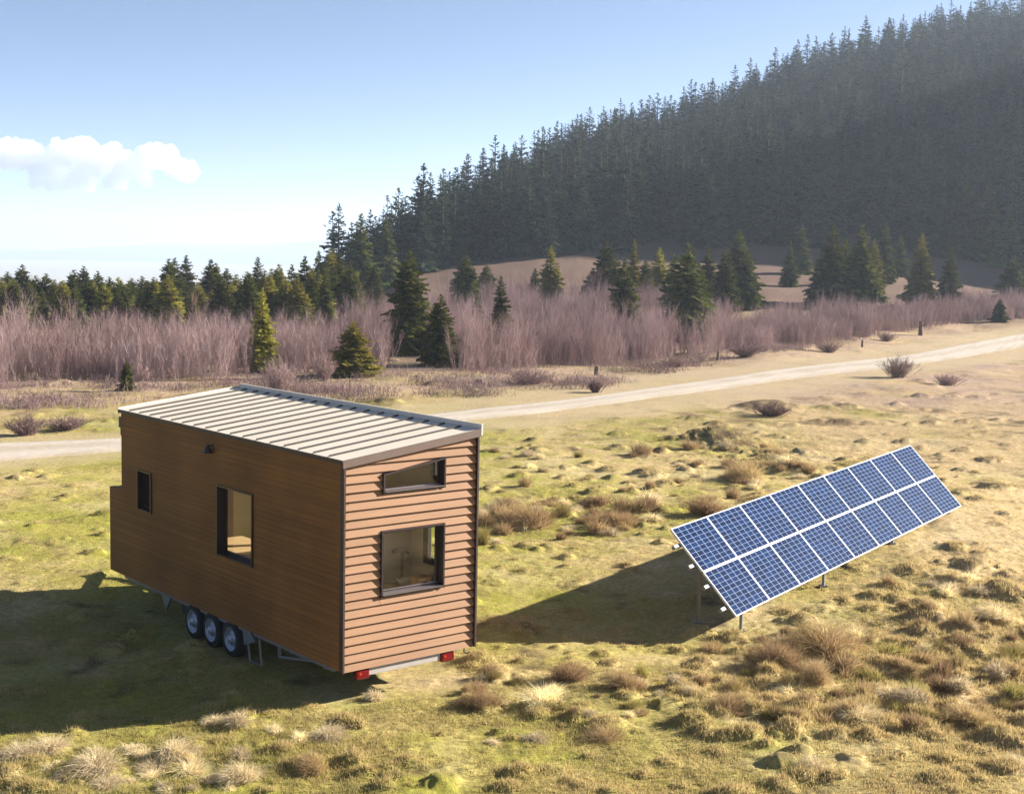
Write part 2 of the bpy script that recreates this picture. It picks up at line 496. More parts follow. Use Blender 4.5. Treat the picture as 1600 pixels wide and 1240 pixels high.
M['glass'] = glass_mat()
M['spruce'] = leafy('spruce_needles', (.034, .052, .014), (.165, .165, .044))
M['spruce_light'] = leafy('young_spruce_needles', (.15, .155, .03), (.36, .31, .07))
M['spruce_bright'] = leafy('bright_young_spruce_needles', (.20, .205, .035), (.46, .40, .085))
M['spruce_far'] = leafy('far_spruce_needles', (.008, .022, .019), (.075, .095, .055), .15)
M['straw'] = leafy('straw_blades', (.68, .56, .33), (.90, .80, .55), .3)
M['rush'] = leafy('brown_rush_blades', (.25, .165, .075), (.60, .45, .26), .3)
M['greenrush'] = leafy('green_rush_blades', (.22, .19, .055), (.46, .38, .15), .3)
M['turf'] = leafy('turf_blades', (.28, .275, .075), (.52, .405, .20), .4)
M['twig'] = leafy('bare_mauve_twigs', (.215, .142, .138), (.45, .335, .325), .1)
M['twigdark'] = leafy('bare_brown_twigs', (.16, .105, .095), (.32, .23, .21), .1)


def cells_mat():
    """6 by 10 dark blue cells with pale grid lines, uv = object xy of one module (0..1)"""
    m, nt, out = nmat('photovoltaic_cells')
    p = N(nt, 'ShaderNodeBsdfPrincipled', Roughness=.2); p.inputs['Specular IOR Level'].default_value = .13
    tc = N(nt, 'ShaderNodeTexCoord'); oi = N(nt, 'ShaderNodeObjectInfo')
    sep = N(nt, 'ShaderNodeSeparateXYZ'); nt.links.new(tc.outputs['Object'], sep.inputs[0])

    def axis(sock, size, n, line):
        a = N(nt, 'ShaderNodeMath', operation='MULTIPLY'); a.inputs[1].default_value = n / size; nt.links.new(sock, a.inputs[0])
        fr = N(nt, 'ShaderNodeMath', operation='FRACT'); nt.links.new(a.outputs[0], fr.inputs[0])
        fl = N(nt, 'ShaderNodeMath', operation='FLOOR'); nt.links.new(a.outputs[0], fl.inputs[0])
        s = N(nt, 'ShaderNodeMath', operation='SUBTRACT'); s.inputs[1].default_value = .5; nt.links.new(fr.outputs[0], s.inputs[0])
        ab = N(nt, 'ShaderNodeMath', operation='ABSOLUTE'); nt.links.new(s.outputs[0], ab.inputs[0])
        g = N(nt, 'ShaderNodeMath', operation='GREATER_THAN'); g.inputs[1].default_value = .5 - line; nt.links.new(ab.outputs[0], g.inputs[0])
        return g.outputs[0], fl.outputs[0]
    gx, fx = axis(sep.outputs[0], MOD_W - .05, 6, .036)
    gy, fy = axis(sep.outputs[1], MOD_H - .05, 10, .036)
    mxm = N(nt, 'ShaderNodeMath', operation='MAXIMUM'); nt.links.new(gx, mxm.inputs[0]); nt.links.new(gy, mxm.inputs[1])
    cb = N(nt, 'ShaderNodeCombineXYZ'); nt.links.new(fx, cb.inputs[0]); nt.links.new(fy, cb.inputs[1]); nt.links.new(oi.outputs['Random'], cb.inputs[2])
    wn = N(nt, 'ShaderNodeTexWhiteNoise', noise_dimensions='3D'); nt.links.new(cb.outputs[0], wn.inputs['Vector'])
    cr = N(nt, 'ShaderNodeValToRGB'); e = cr.color_ramp.elements
    e[0].color = (.0014, .0080, .038, 1); e[1].color = (.0028, .0175, .074, 1)
    nt.links.new(wn.outputs['Value'], cr.inputs[0])
    mx = N(nt, 'ShaderNodeMix', data_type='RGBA'); mx.inputs['B'].default_value = (.19, .25, .37, 1)
    nt.links.new(mxm.outputs[0], mx.inputs['Factor']); nt.links.new(cr.outputs[0], mx.inputs['A'])
    nt.links.new(mx.outputs['Result'], p.inputs['Base Color']); nt.links.new(p.outputs[0], out.inputs[0])
    return m


M['cells'] = cells_mat()

# ------------------------------------------------------------------ road line (from photo edges)
UP = [(-260, 697), (-120, 693), (0, 690), (100, 688), (190, 684), (330, 676), (500, 664), (690, 645), (760, 636), (850, 628), (940, 617), (1040, 602), (1130, 590), (1200, 578), (1300, 566), (1400, 556), (1500, 543), (1600, 530), (1760, 512), (1950, 494)]
LO = [(-260, 745), (-120, 734), (0, 724), (100, 715), (190, 706), (330, 696), (500, 684), (690, 662), (760, 655), (850, 647), (950, 633), (1040, 621), (1150, 607), (1210, 597), (1310, 585), (1410, 574), (1510, 559), (1600, 547), (1760, 527), (1950, 505)]


def flat(px, py):
    d = ray(px, py); t = -CAM_H / d[2]; return np.array([d[0] * t, d[1] * t])


_up = np.array([flat(*p) for p in UP]); _lo = np.array([flat(*p) for p in LO])


def resample(P, n):
    s = np.concatenate([[0], np.cumsum(np.linalg.norm(np.diff(P, axis=0), axis=1))])
    q = np.linspace(0, s[-1], n)
    out = np.stack([np.interp(q, s, P[:, i]) for i in (0, 1)], 1)
    for _ in range(6): out[1:-1] = (out[:-2] + 2 * out[1:-1] + out[2:]) / 4
    return out


_up = resample(_up, 160); _lo = resample(_lo, 160)
for i in range(0, 160, 8):
    c = (_up[i] + _lo[i]) / 2; w = np.linalg.norm(_up[i] - _lo[i]) / 2
    ROAD_C.append((c[0], c[1], min(w, 4.5)))
c = (_up[-1] + _lo[-1]) / 2; ROAD_C.append((c[0], c[1], 3.0))


# ------------------------------------------------------------------ ground sheet
def build_ground():
    a_f = np.radians(25.5)
    cols = np.concatenate([np.linspace(-math.pi, -a_f, 60)[:-1], np.linspace(-a_f, a_f, 760), np.linspace(a_f, math.pi, 60)[1:]])
    rows = [2.5]
    while rows[-1] < 13: rows.append(rows[-1] * 1.05)
    while rows[-1] < 52: rows.append(rows[-1] * 1.0026)
    while rows[-1] < 140: rows.append(rows[-1] * 1.006)
    while rows[-1] < 6600: rows.append(rows[-1] * 1.025)
    rows = np.array(rows)
    A, Rr = np.meshgrid(cols, rows)
    x = (Rr * np.sin(A)).ravel(); y = (Rr * np.cos(A)).ravel()
    z = height(x, y)
    height.bz = height.bz.copy()
    V = np.stack([x, y, z], 1)
    nr, nc = A.shape
    i = np.arange(nr - 1)[:, None] * nc + np.arange(nc - 1)[None, :]
    Fc = np.stack([i, i + 1, i + nc + 1, i + nc], -1).reshape(-1, 4)
    # centre disc
    V = np.concatenate([V, [[0, 0, 0.0]]]); ci = len(V) - 1
    disc = np.stack([np.arange(nc - 1), np.full(nc - 1, ci), np.full(nc - 1, ci), np.arange(1, nc)], 1)
    # colours: patches of moss, turf, straw and bare earth
    r = np.hypot(x, y)
    green = .5 + .55 * fbm(x / 6.0, y / 6.0, 4, 101) + .35 * fbm(x / 1.1, y / 1.1, 3, 131)
    green += .30 * sstep(3.0, -2.0, x) * (1 - sstep(48, 62, r)) - .42 * sstep(3.0, 9.0, x - (y - 22) * .10)
    green += .25 * np.exp(-((x - 1) / 6) ** 2 - ((y - 35) / 7) ** 2) + .18 * np.exp(-((y - 18.2) / 2.0) ** 2)
    green -= .5 * sstep(55, 75, r)
    green += sstep(50, 70, r) * (.9 * fbm(x / 4.5, y / 4.5, 4, 401) + .1)
    green = np.clip(green, 0, 1)
    brown = np.clip(.9 * (fbm(x / .9, y / .9, 4, 151) - .28) + .35 * rough_mask(x, y) * (fbm(x / .5, y / .5, 3, 171) + .25), 0, 1)
    brown = np.clip(brown + sstep(42, 65, r) * np.clip(.95 * (fbm(x / 2.6, y / 2.6, 5, 421, .62) - .08), 0, .75), 0, 1)
    pale = np.clip(fbm(x / 3.0, y / 3.0, 3, 191) * .9, 0, .6)
    cg = np.array([.285, .265, .055]); cs = np.array([.47, .345, .18]); cb = np.array([.095, .062, .036]); cp = np.array([.60, .49, .31])
    col = cs[None] * (1 - green[:, None]) + cg[None] * green[:, None]
    col = col * (1 - .5 * pale[:, None]) + cp * .5 * pale[:, None]
    bzf = sstep(.05, .20, height.bz) * np.clip(.62 + .9 * fbm(x / .7, y / .7, 3, 441), 0, 1)
    col = col * (1 - .20 * sstep(38, 60, r) * (1 - sstep(95, 130, r)))[:, None]      # farther meadow made a little darker
    br = np.clip(brown * 1.3 + bzf * 1.1, 0, .85)[:, None]
    col = col * (1 - br) + cb * br
    mv = (sstep(62, 74, r) * (1 - sstep(120, 200, r)) * (.45 + .4 * fbm(x / 5, y / 5, 3, 211)))[:, None].clip(0, .8)
    col = col * (1 - mv) + np.array([.29, .205, .18]) * mv
    fm = sstep(118, 175, r)[:, None]                                    # hill pasture, pinkish brown dead grass darkened to carry the slope's shade
    col = col * (1 - fm) + np.array([.15, .098, .075]) * fm
    pv_ = sstep(700, 1500, r)[:, None]                                   # valley floor far out, paled to put haze into its colour
    col = col * (1 - pv_) + np.array([.38, .38, .36]) * pv_
    rd = (road_mask(x, y) * .6)[:, None]
    col = col * (1 - rd) + np.array([.40, .32, .20]) * rd
    col = np.concatenate([col, [[.3, .25, .12]]])
    m, nt, out = nmat('meadow_turf')
    p = N(nt, 'ShaderNodeBsdfPrincipled', Roughness=.95); p.inputs['Specular IOR Level'].default_value = .1
    a = N(nt, 'ShaderNodeAttribute', attribute_name='tint')
    tc = N(nt, 'ShaderNodeTexCoord')
    n1 = N(nt, 'ShaderNodeTexNoise', Scale=9.0, Detail=8.0, Roughness=.7); nt.links.new(tc.outputs['Object'], n1.inputs['Vector'])
    n2 = N(nt, 'ShaderNodeTexNoise', Scale=55.0, Detail=4.0, Roughness=.7); nt.links.new(tc.outputs['Object'], n2.inputs['Vector'])
    mr = N(nt, 'ShaderNodeMapRange'); mr.inputs['From Min'].default_value = .3; mr.inputs['From Max'].default_value = .7
    mr.inputs['To Min'].default_value = .62; mr.inputs['To Max'].default_value = 1.32
    mrb = N(nt, 'ShaderNodeMapRange'); mrb.inputs['From Min'].default_value = .3; mrb.inputs['From Max'].default_value = .7
    mrb.inputs['To Min'].default_value = .78; mrb.inputs['To Max'].default_value = 1.22
    nt.links.new(n1.outputs['Fac'], mr.inputs[0]); nt.links.new(n2.outputs['Fac'], mrb.inputs[0])
    mu = N(nt, 'ShaderNodeMath', operation='MULTIPLY'); nt.links.new(mr.outputs[0], mu.inputs[0]); nt.links.new(mrb.outputs[0], mu.inputs[1])
    vs = N(nt, 'ShaderNodeVectorMath', operation='SCALE'); nt.links.new(a.outputs['Color'], vs.inputs[0]); nt.links.new(mu.outputs[0], vs.inputs['Scale'])
    nt.links.new(vs.outputs[0], p.inputs['Base Color'])
    bp = N(nt, 'ShaderNodeBump', Strength=.7, Distance=.03); nt.links.new(n2.outputs['Fac'], bp.inputs['Height'])
    bp2 = N(nt, 'ShaderNodeBump', Strength=.5, Distance=.08); nt.links.new(n1.outputs['Fac'], bp2.inputs['Height']); nt.links.new(bp.outputs[0], bp2.inputs['Normal'])
    nt.links.new(bp2.outputs[0], p.inputs['Normal']); nt.links.new(p.outputs[0], out.inputs[0])
    me = raw_mesh('ground', V, np.concatenate([Fc, disc[:, [0, 1, 3, 3]][:, :3].repeat(1, 0) if False else Fc[:0]]), m, tint=col, smooth=True)
    return tag(link('ground', me), kind='structure')


def build_road():
    n = len(_up); k = 9
    V = []; t_ = np.linspace(0, 1, k)
    for i in range(n):
        a, b = _lo[i], _up[i]
        for t in t_:
            p = a + (b - a) * t
            if t in (0.0, 1.0):
                s = fbm(np.array([i * .33]), np.array([t * 9.0]), 3, 7)[0] * .95; e = (b - a) / np.linalg.norm(b - a)
                p = p + e * s * (-1 if t == 0 else 1)
            V.append((p[0], p[1], 0))
    V = np.array(V); V[:, 2] = height(V[:, 0], V[:, 1], False) + .05
    V[0::k, 2] -= .12; V[k - 1::k, 2] -= .12
    i = np.arange(n - 1)[:, None] * k + np.arange(k - 1)[None, :]
    Fc = np.stack([i, i + 1, i + k + 1, i + k], -1).reshape(-1, 4)
    prof = np.array([.25, .55, .95, 1.0, .62, .62, 1.0, .9, .3])
    tt = np.clip(np.tile(prof, n) + .45 * fbm(V[:, 0] / 2.2, V[:, 1] / 2.2, 4, 909), 0, 1)
    m, nt, out = nmat('pale_gravel')
    p = N(nt, 'ShaderNodeBsdfPrincipled', Roughness=.92); p.inputs['Specular IOR Level'].default_value = .15
    at_ = N(nt, 'ShaderNodeAttribute', attribute_name='tint'); tc = N(nt, 'ShaderNodeTexCoord')
    n1 = N(nt, 'ShaderNodeTexNoise', Scale=3.0, Detail=8.0, Roughness=.7); nt.links.new(tc.outputs['Object'], n1.inputs['Vector'])
    ad = N(nt, 'ShaderNodeMath', operation='MULTIPLY_ADD'); ad.inputs[1].default_value = 1.1; nt.links.new(n1.outputs['Fac'], ad.inputs[0])
    sb = N(nt, 'ShaderNodeMath', operation='SUBTRACT'); sb.inputs[1].default_value = .55; nt.links.new(at_.outputs['Fac'], sb.inputs[0]); nt.links.new(sb.outputs[0], ad.inputs[2])
    mx = N(nt, 'ShaderNodeMix', data_type='RGBA'); mx.inputs['A'].default_value = (.27, .215, .14, 1); mx.inputs['B'].default_value = (.45, .40, .345, 1)
    nt.links.new(ad.outputs[0], mx.inputs['Factor']); nt.links.new(mx.outputs['Result'], p.inputs['Base Color'])
    bp = N(nt, 'ShaderNodeBump', Strength=.6, Distance=.05); nt.links.new(n1.outputs['Fac'], bp.inputs['Height']); nt.links.new(bp.outputs[0], p.inputs['Normal'])
    nt.links.new(p.outputs[0], out.inputs[0])
    return tag(link('gravel_road', raw_mesh('gravel_road', V, Fc, m, tint=tt, smooth=True)), kind='structure')


build_ground()
build_road()

# ------------------------------------------------------------------ tiny house
HW, HL, HLS = 2.5, 8.27, 7.72
Z0, ZL, ZH, = .55, 3.676, 3.977
SL = (ZH - ZL) / HW


def grid_wall(us, zs, solid, fn, name, mat, parent, th):
    """a wall with openings: us, zs are cut lines, solid(i,j); fn(u, z, depth)->point; one closed surface"""
    mb = MB(); nu, nz = len(us) - 1, len(zs) - 1
    S = [[bool(solid((us[i] + us[i + 1]) / 2, (zs[j] + zs[j + 1]) / 2)) for j in range(nz)] for i in range(nu)]
    g = lambda i, j: 0 <= i < nu and 0 <= j < nz and S[i][j]
    for i in range(nu):
        for j in range(nz):
            if not S[i][j]: continue
            a, b, c, d = us[i], us[i + 1], zs[j], zs[j + 1]
            mb.poly([fn(a, c, 0), fn(b, c, 0), fn(b, d, 0), fn(a, d, 0)])
            mb.poly([fn(a, c, th), fn(a, d, th), fn(b, d, th), fn(b, c, th)])
            if not g(i - 1, j): mb.poly([fn(a, c, 0), fn(a, d, 0), fn(a, d, th), fn(a, c, th)])
            if not g(i + 1, j): mb.poly([fn(b, c, 0), fn(b, c, th), fn(b, d, th), fn(b, d, 0)])
            if not g(i, j - 1): mb.poly([fn(a, c, 0), fn(a, c, th), fn(b, c, th), fn(b, c, 0)])
            if not g(i, j + 1): mb.poly([fn(a, d, 0), fn(b, d, 0), fn(b, d, th), fn(a, d, th)])
    me = mb.mesh(name, mat)
    import bmesh
    bm = bmesh.new(); bm.from_mesh(me); bmesh.ops.remove_doubles(bm, verts=bm.verts, dist=1e-4); bmesh.ops.recalc_face_normals(bm, faces=bm.faces); bm.to_mesh(me); bm.free()
    return link(name, me, parent)


def clip(poly, a, b, c):
    """keep a*u + b*z <= c"""
    out = []
    for i in range(len(poly)):
        p, q = poly[i], poly[(i + 1) % len(poly)]
        dp, dq = a * p[0] + b * p[1] - c, a * q[0] + b * q[1] - c
        if dp <= 0: out.append(p)
        if dp * dq < 0:
            t = dp / (dp - dq); out.append((p[0] + (q[0] - p[0]) * t, p[1] + (q[1] - p[1]) * t))
    return out


house = tag(empty('tiny_house', (HX, HY, 0), YAW), 'brown timber tiny house on a wheeled trailer with a pale standing-seam mono-pitch roof', 'tiny house')
BIG = (2.64, 3.865, 1.63, 2.84); SMALL = (6.40, 6.985, 1.925, 2.69)
DOOR = (3.6, 5.7, .75, 2.75); STRIP = (.84, 1.24, 1.68, 2.42); LOFT = (.55, 1.05, 3.10, 3.55); ADDED_WIN = (.20, .74, 1.30, 2.42)  # last one: unseen window added so sunlight brightens the wash room
inh = lambda h, a, z: h[0] < a < h[1] and h[2] < z < h[3]
TH = .12
# long dark wall facing the camera (u = 0), with the lower stepped end
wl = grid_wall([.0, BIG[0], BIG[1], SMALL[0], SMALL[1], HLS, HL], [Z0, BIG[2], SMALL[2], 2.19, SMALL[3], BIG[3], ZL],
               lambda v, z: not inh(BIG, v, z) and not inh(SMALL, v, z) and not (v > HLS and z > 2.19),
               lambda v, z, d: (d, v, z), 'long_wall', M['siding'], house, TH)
for vt in wl.data.vertices:
    if vt.co.y > HL - .2 and abs(vt.co.z - 2.19) < 1e-3: vt.co.z = 2.185
# wall on the sunny side
grid_wall([.0, ADDED_WIN[0], LOFT[0], ADDED_WIN[1], STRIP[0], LOFT[1], STRIP[1], DOOR[0], DOOR[1], HLS], [Z0, DOOR[2], ADDED_WIN[2], STRIP[2], STRIP[3], DOOR[3], LOFT[2], LOFT[3], ZH - .02],
          lambda v, z: not any(inh(q, v, z) for q in (DOOR, STRIP, LOFT, ADDED_WIN)),
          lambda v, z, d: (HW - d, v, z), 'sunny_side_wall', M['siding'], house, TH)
# end wall and stepped storage box
mb = MB()
mb.hexa([(TH, HLS - TH, Z0), (HW - TH, HLS - TH, Z0), (HW - TH, HLS, Z0), (TH, HLS, Z0), (TH, HLS - TH, ZL), (HW - TH, HLS - TH, ZH - .03), (HW - TH, HLS, ZH - .03), (TH, HLS, ZL)])
mb.build('end_wall', M['siding'], house)
mb = MB(); mb.box(TH + .003, HW - .3, HLS + .003, HL - .003, Z0 + .02, 2.18); mb.build('storage_box', M['siding'], house)
# gable: backing wall and overlapping boards
LOW = (.675, 1.865, 1.585, 2.61); UPB = 3.165; UPU = (.695, 1.862)
uptop = lambda u: 3.475 + (u - .695) * (3.645 - 3.475) / (1.862 - .695)
ROOFU = lambda u: ZL - .035 + SL * u
mb = MB()
G0 = TH + .002; G1 = HW - TH - .002


def slab(poly, y0, y1):
    if len(poly) >= 3: mb.prism(poly, lambda p, e: (p[0], y0 if e == 0 else y1, p[1]))


def gable_pieces(za, zb, u0, u1):
    """polygon pieces of the band za..zb that miss the openings and stay under the roof line"""
    out = []
    def roofclip(p): return clip(p, -SL, 1, ZL - .035)
    band = lambda a, b, c, d: [(a, c), (b, c), (b, d), (a, d)]
    segs = []
    cuts = [u0, UPU[0], UPU[1], u1] if zb > UPB else ([u0, LOW[0], LOW[1], u1] if (za < LOW[3] and zb > LOW[2]) else [u0, u1])
    for k in range(len(cuts) - 1):
        a, b = cuts[k], cuts[k + 1]
        P = band(a, b, za, zb)
        if k == 1 and len(cuts) == 4:
            if zb > UPB:
                lo = clip(P, 0, 1, UPB); k_ = (3.645 - 3.475) / (1.862 - .695)
                hi = clip(P, k_, -1, -(3.475 - .695 * k_))
                segs += [lo, hi]
            else:
                segs += [clip(P, 0, 1, LOW[2]), clip(P, 0, -1, -LOW[3])]
        else: segs.append(P)
    for s_ in segs:
        if len(s_) >= 3:
            s_ = roofclip(s_)
            if len(s_) >= 3:
                z_ = [q[1] for q in s_]
                if max(z_) - min(z_) > .004: out.append(s_)
    return out


for (a, b) in ((Z0, LOW[2]), (LOW[2], LOW[3]), (LOW[3], UPB), (UPB, ZH)):
    for P in gable_pieces(a, b, G0, G1): slab(P, .035, TH)
mb.build('gable_backing', M['trim'], house)
mb = MB()
pitch_ = .1352; nb_ = 26
for k in range(nb_):
    za, zb = Z0 - .012 + k * pitch_, Z0 - .012 + (k + 1) * pitch_ + .012
    if za > ZH: break
    for P in gable_pieces(za, zb, .028, HW - .028):
        d_ = lambda z: -.033 + .053 * (z - za) / (zb - za)         # bottom edge stands out, top tucks in
        j_ = random.uniform(-.003, .003)
        n = len(P); base = len(mb.v)
        mb.v += [(p[0], d_(p[1]) + j_, p[1]) for p in P] + [(p[0], d_(p[1]) + .016 + j_, p[1] + .001) for p in P]
        for i in range(n):
            j = (i + 1) % n; mb.f.append((base + i, base + j, base + n + j, base + n + i))
        mb.f.append(tuple(base + i for i in range(n))[::-1]); mb.f.append(tuple(base + n + i for i in range(n)))
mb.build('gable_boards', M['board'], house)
# corner trims
for (a, b) in ((-.012, .026), (HW - .026, HW + .012)):
    mb = MB(); zt = ZL - .05 if a < 1 else ZH - .05
    mb.box(a, b, -.062, .034, Z0 - .015, zt); mb.build('corner_trim', M['trim'], house, bevel=.003)
# roof
ZRF = .060
rz = lambda u: ZL + ZRF + SL * u
RU0, RU1, RV0, RV1 = -.035, HW + .05, -.07, HLS + .045
mb = MB()
mb.hexa([(RU0, RV0, rz(RU0) - .05), (RU1, RV0, rz(RU1) - .05), (RU1, RV1, rz(RU1) - .05), (RU0, RV1, rz(RU0) - .05), (RU0, RV0, rz(RU0)), (RU1, RV0, rz(RU1)), (RU1, RV1, rz(RU1)), (RU0, RV1, rz(RU0))])
roof = mb.build('roof', M['roof'], house)
mb = MB()
ns = 18
for k in range(1, ns):
    v = RV0 + (RV1 - RV0) * k / ns; a, b = RU0 + .03, RU1 - .09
    mb.hexa([(a, v - .010, rz(a) - .01), (b, v - .010, rz(b) - .01), (b, v + .010, rz(b) - .01), (a, v + .010, rz(a) - .01), (a, v - .007, rz(a) + .028), (b, v - .007, rz(b) + .028), (b, v + .007, rz(b) + .028), (a, v + .007, rz(a) + .028)])
mb.build('standing_seams', M['seam'], roof)
mb = MB()     # raised edge along the high side, back verge
a, b = RU1 - .022, RU1 + .002
mb.hexa([(a, RV0 - .012, rz(a) - .10), (b, RV0 - .012, rz(b) - .10), (b, RV1 + .012, rz(b) - .10), (a, RV1 + .012, rz(a) - .10), (a, RV0 - .012, rz(a) + .075), (b, RV0 - .012, rz(b) + .075), (b, RV1 + .012, rz(b) + .075), (a, RV1 + .012, rz(a) + .075)])
a, b = RU0, RU1 - .024
mb.hexa([(a, RV1, rz(a) - .08), (b, RV1, rz(b) - .08), (b, RV1 + .015, rz(b) - .08), (a, RV1 + .015, rz(a) - .08), (a, RV1, rz(a) + .03), (b, RV1, rz(b) + .03), (b, RV1 + .015, rz(b) + .03), (a, RV1 + .015, rz(a) + .03)])
mb.build('roof_edge_flashing', M['roof'], roof)
mb = MB()
a, b = RU0 - .004, RU1 - .024
mb.hexa([(a, RV0 - .012, rz(a) - .115), (b, RV0 - .012, rz(b) - .115), (b, RV0 - .001, rz(b) - .115), (a, RV0 - .001, rz(a) - .115), (a, RV0 - .012, rz(a) + .006), (b, RV0 - .012, rz(b) + .006), (b, RV0 - .001, rz(b) + .006), (a, RV0 - .001, rz(a) + .006)])
mb.build('fascia', M['fascia'], house)
mb = MB(); mb.box(RU0 - .012, RU0 - .001, RV0 + .012, RV1, rz(RU0) - .06, rz(RU0) + .004); mb.build('eaves_strip', M['trim'], house)


def window(fn, u0, u1, z0, z1, depth, name='window', topfn=None, fw=.05, inner=.045, sillmat='sill'):
    """casing box through the wall, inner frame, recessed pane, sill; fn(u, z, d) maps to house space, d inward"""
    tf = topfn or (lambda u: z1)
    def bar(ua, ub, za, zb, d0, d1, m, za2=None, zb2=None):
        za2 = za if za2 is None else za2; zb2 = zb if zb2 is None else zb2
        m.hexa([fn(ua, za, d0), fn(ub, za2, d0), fn(ub, za2, d1), fn(ua, za, d1), fn(ua, zb, d0), fn(ub, zb2, d0), fn(ub, zb2, d1), fn(ua, zb, d1)])
    m = MB(); o = -.055 if name == 'gable' else -.03
    t = .028
    bar(u0, u0 + t, z0, tf(u0), o, depth + .03, m); bar(u1 - t, u1, z0, tf(u1), o, depth + .03, m)
    bar(u0 + t, u1 - t, tf(u0 + t) - t, tf(u0 + t) - .0015, o + .002, depth + .03, m, tf(u1 - t) - t, tf(u1 - t) - .0015)
    bar(u0 + t, u1 - t, z0 + .0015, z0 + t, o + .02, depth + .03, m)
    # inner sash
    s = inner; a, b, c = u0 + t, u1 - t, z0 + t
    bar(a, a + s, c, tf(a) - t, depth - .02, depth + .025, m, c, tf(a + s) - t); bar(b - s, b, c, tf(b - s) - t, depth - .02, depth + .025, m, c, tf(b) - t)
    bar(a + s, b - s, c, c + s, depth - .018, depth + .023, m)
    bar(a + s, b - s, tf(a + s) - t - s, tf(a + s) - t, depth - .018, depth + .023, m, tf(b - s) - t - s, tf(b - s) - t)
    w = m.build('window_frame', M['frame'], house)
    m = MB(); P = [(a + s - .005, c + s - .005), (b - s + .005, c + s - .005), (b - s + .005, tf(b - s) - t - s + .005), (a + s - .005, tf(a + s) - t - s + .005)]
    m.poly([fn(q[0], q[1], depth) for q in P]); m.build('pane', M['glass'], w)
    m = MB()
    m.hexa([fn(a + .002, z0 + t + .001, o - .022), fn(b - .002, z0 + t + .001, o - .022), fn(b - .002, z0 + t + .001, depth - .022), fn(a + .002, z0 + t + .001, depth - .022),
            fn(a + .002, z0 + t + .008, o - .022), fn(b - .002, z0 + t + .008, o - .022), fn(b - .002, z0 + t + .022, depth - .022), fn(a + .002, z0 + t + .022, depth - .022)])
    m.hexa([fn(a + s, c + s + .001, depth - .03), fn(b - s, c + s + .001, depth - .03), fn(b - s, c + s + .001, depth - .004), fn(a + s, c + s + .001, depth - .004),
            fn(a + s, c + s + .010, depth - .03), fn(b - s, c + s + .010, depth - .03), fn(b - s, c + s + .012, depth - .004), fn(a + s, c + s + .012, depth - .004)])
    m.build('sill', M[sillmat], w)
    return w


LF = lambda v, z, d: (d, v, z)
RF = lambda v, z, d: (HW - d, v, z)
GF = lambda u, z, d: (u, d, z)
e_ = .002
window(LF, BIG[0] + e_, BIG[1] - e_, BIG[2] + e_, BIG[3] - e_, .125, sillmat='frame')
window(LF, SMALL[0] + e_, SMALL[1] - e_, SMALL[2] + e_, SMALL[3] - e_, .11, sillmat='frame')
window(GF, LOW[0] + e_, LOW[1] - e_, LOW[2] + e_, LOW[3] - e_, .10, name='gable')
window(GF, UPU[0] + e_, UPU[1] - e_, UPB + e_, 3.6, .09, name='gable', topfn=lambda u: uptop(u) - e_, inner=.018)
window(RF, STRIP[0] + e_, STRIP[1] - e_, STRIP[2] + e_, STRIP[3] - e_, .06, inner=.06)
window(RF, ADDED_WIN[0] + e_, ADDED_WIN[1] - e_, ADDED_WIN[2] + e_, ADDED_WIN[3] - e_, .06, inner=.03)  # added out of view, only for the light it lets in
window(RF, LOFT[0] + e_, LOFT[1] - e_, LOFT[2] + e_, LOFT[3] - e_, .06, inner=.03)
vm = (DOOR[0] + DOOR[1]) / 2
window(RF, DOOR[0] + e_, vm - .002, DOOR[2] + e_, DOOR[3] - e_, .06, inner=.07)
window(RF, vm + .002, DOOR[1] - e_, DOOR[2] + e_, DOOR[3] - e_, .06, inner=.07)
# inside: lining, floor, partitions, loft, wash stand
mb = MB(); mb.box(TH + .001, HW - TH - .001, TH + .001, HLS - TH - .001, Z0 + .002, Z0 + .06); mb.build('floor', M['floor'], house)
PV = 1.57
lining = MB()
L1 = TH + .002
def lin(fn, us, zs, holes):
    for i in range(len(us) - 1):
        for j in range(len(zs) - 1):
            um, zm = (us[i] + us[i + 1]) / 2, (zs[j] + zs[j + 1]) / 2
            if any(inh(h, um, zm) for h in holes): continue
            lining.poly([fn(us[i], zs[j]), fn(us[i + 1], zs[j]), fn(us[i + 1], zs[j + 1]), fn(us[i], zs[j + 1])])
lin(lambda v, z: (L1, v, z), [TH + .01, BIG[0], BIG[1], SMALL[0], SMALL[1], HLS - TH - .01], [Z0 + .06, BIG[2], SMALL[2], SMALL[3], BIG[3], ZL - .02], [BIG, SMALL])
lin(lambda v, z: (HW - L1, v, z), [TH + .01, ADDED_WIN[0], LOFT[0], ADDED_WIN[1], STRIP[0], LOFT[1], STRIP[1], DOOR[0], DOOR[1], HLS - TH - .01], [Z0 + .06, DOOR[2], ADDED_WIN[2], STRIP[2], STRIP[3], DOOR[3], LOFT[2], LOFT[3], ZH - .06], [DOOR, STRIP, LOFT, ADDED_WIN])
lining.poly([(L1 + .01, HLS - L1, Z0 + .06), (HW - L1 - .01, HLS - L1, Z0 + .06), (HW - L1 - .01, HLS - L1, ZH - .06), (L1 + .01, HLS - L1, ZL - .05)])
lining.poly([(L1, TH, ZL - .03 + SL * L1), (HW - L1, TH, ZH - .03 - SL * L1), (HW - L1, HLS - TH, ZH - .03 - SL * L1), (L1, HLS - TH, ZL - .03 + SL * L1)])
lining.build('interior_lining', M['cream'], house)
mb = MB(); mb.box(L1 + .003, HW - L1 - .003, PV, PV + .06, Z0 + .061, 2.82); mb.build('partition_wall', M['cream'], house)
mb = MB(); mb.box(L1 + .003, 2.05, 6.22, 6.28, Z0 + .061, 3.5); mb.build('partition_wall', M['tan'], house)
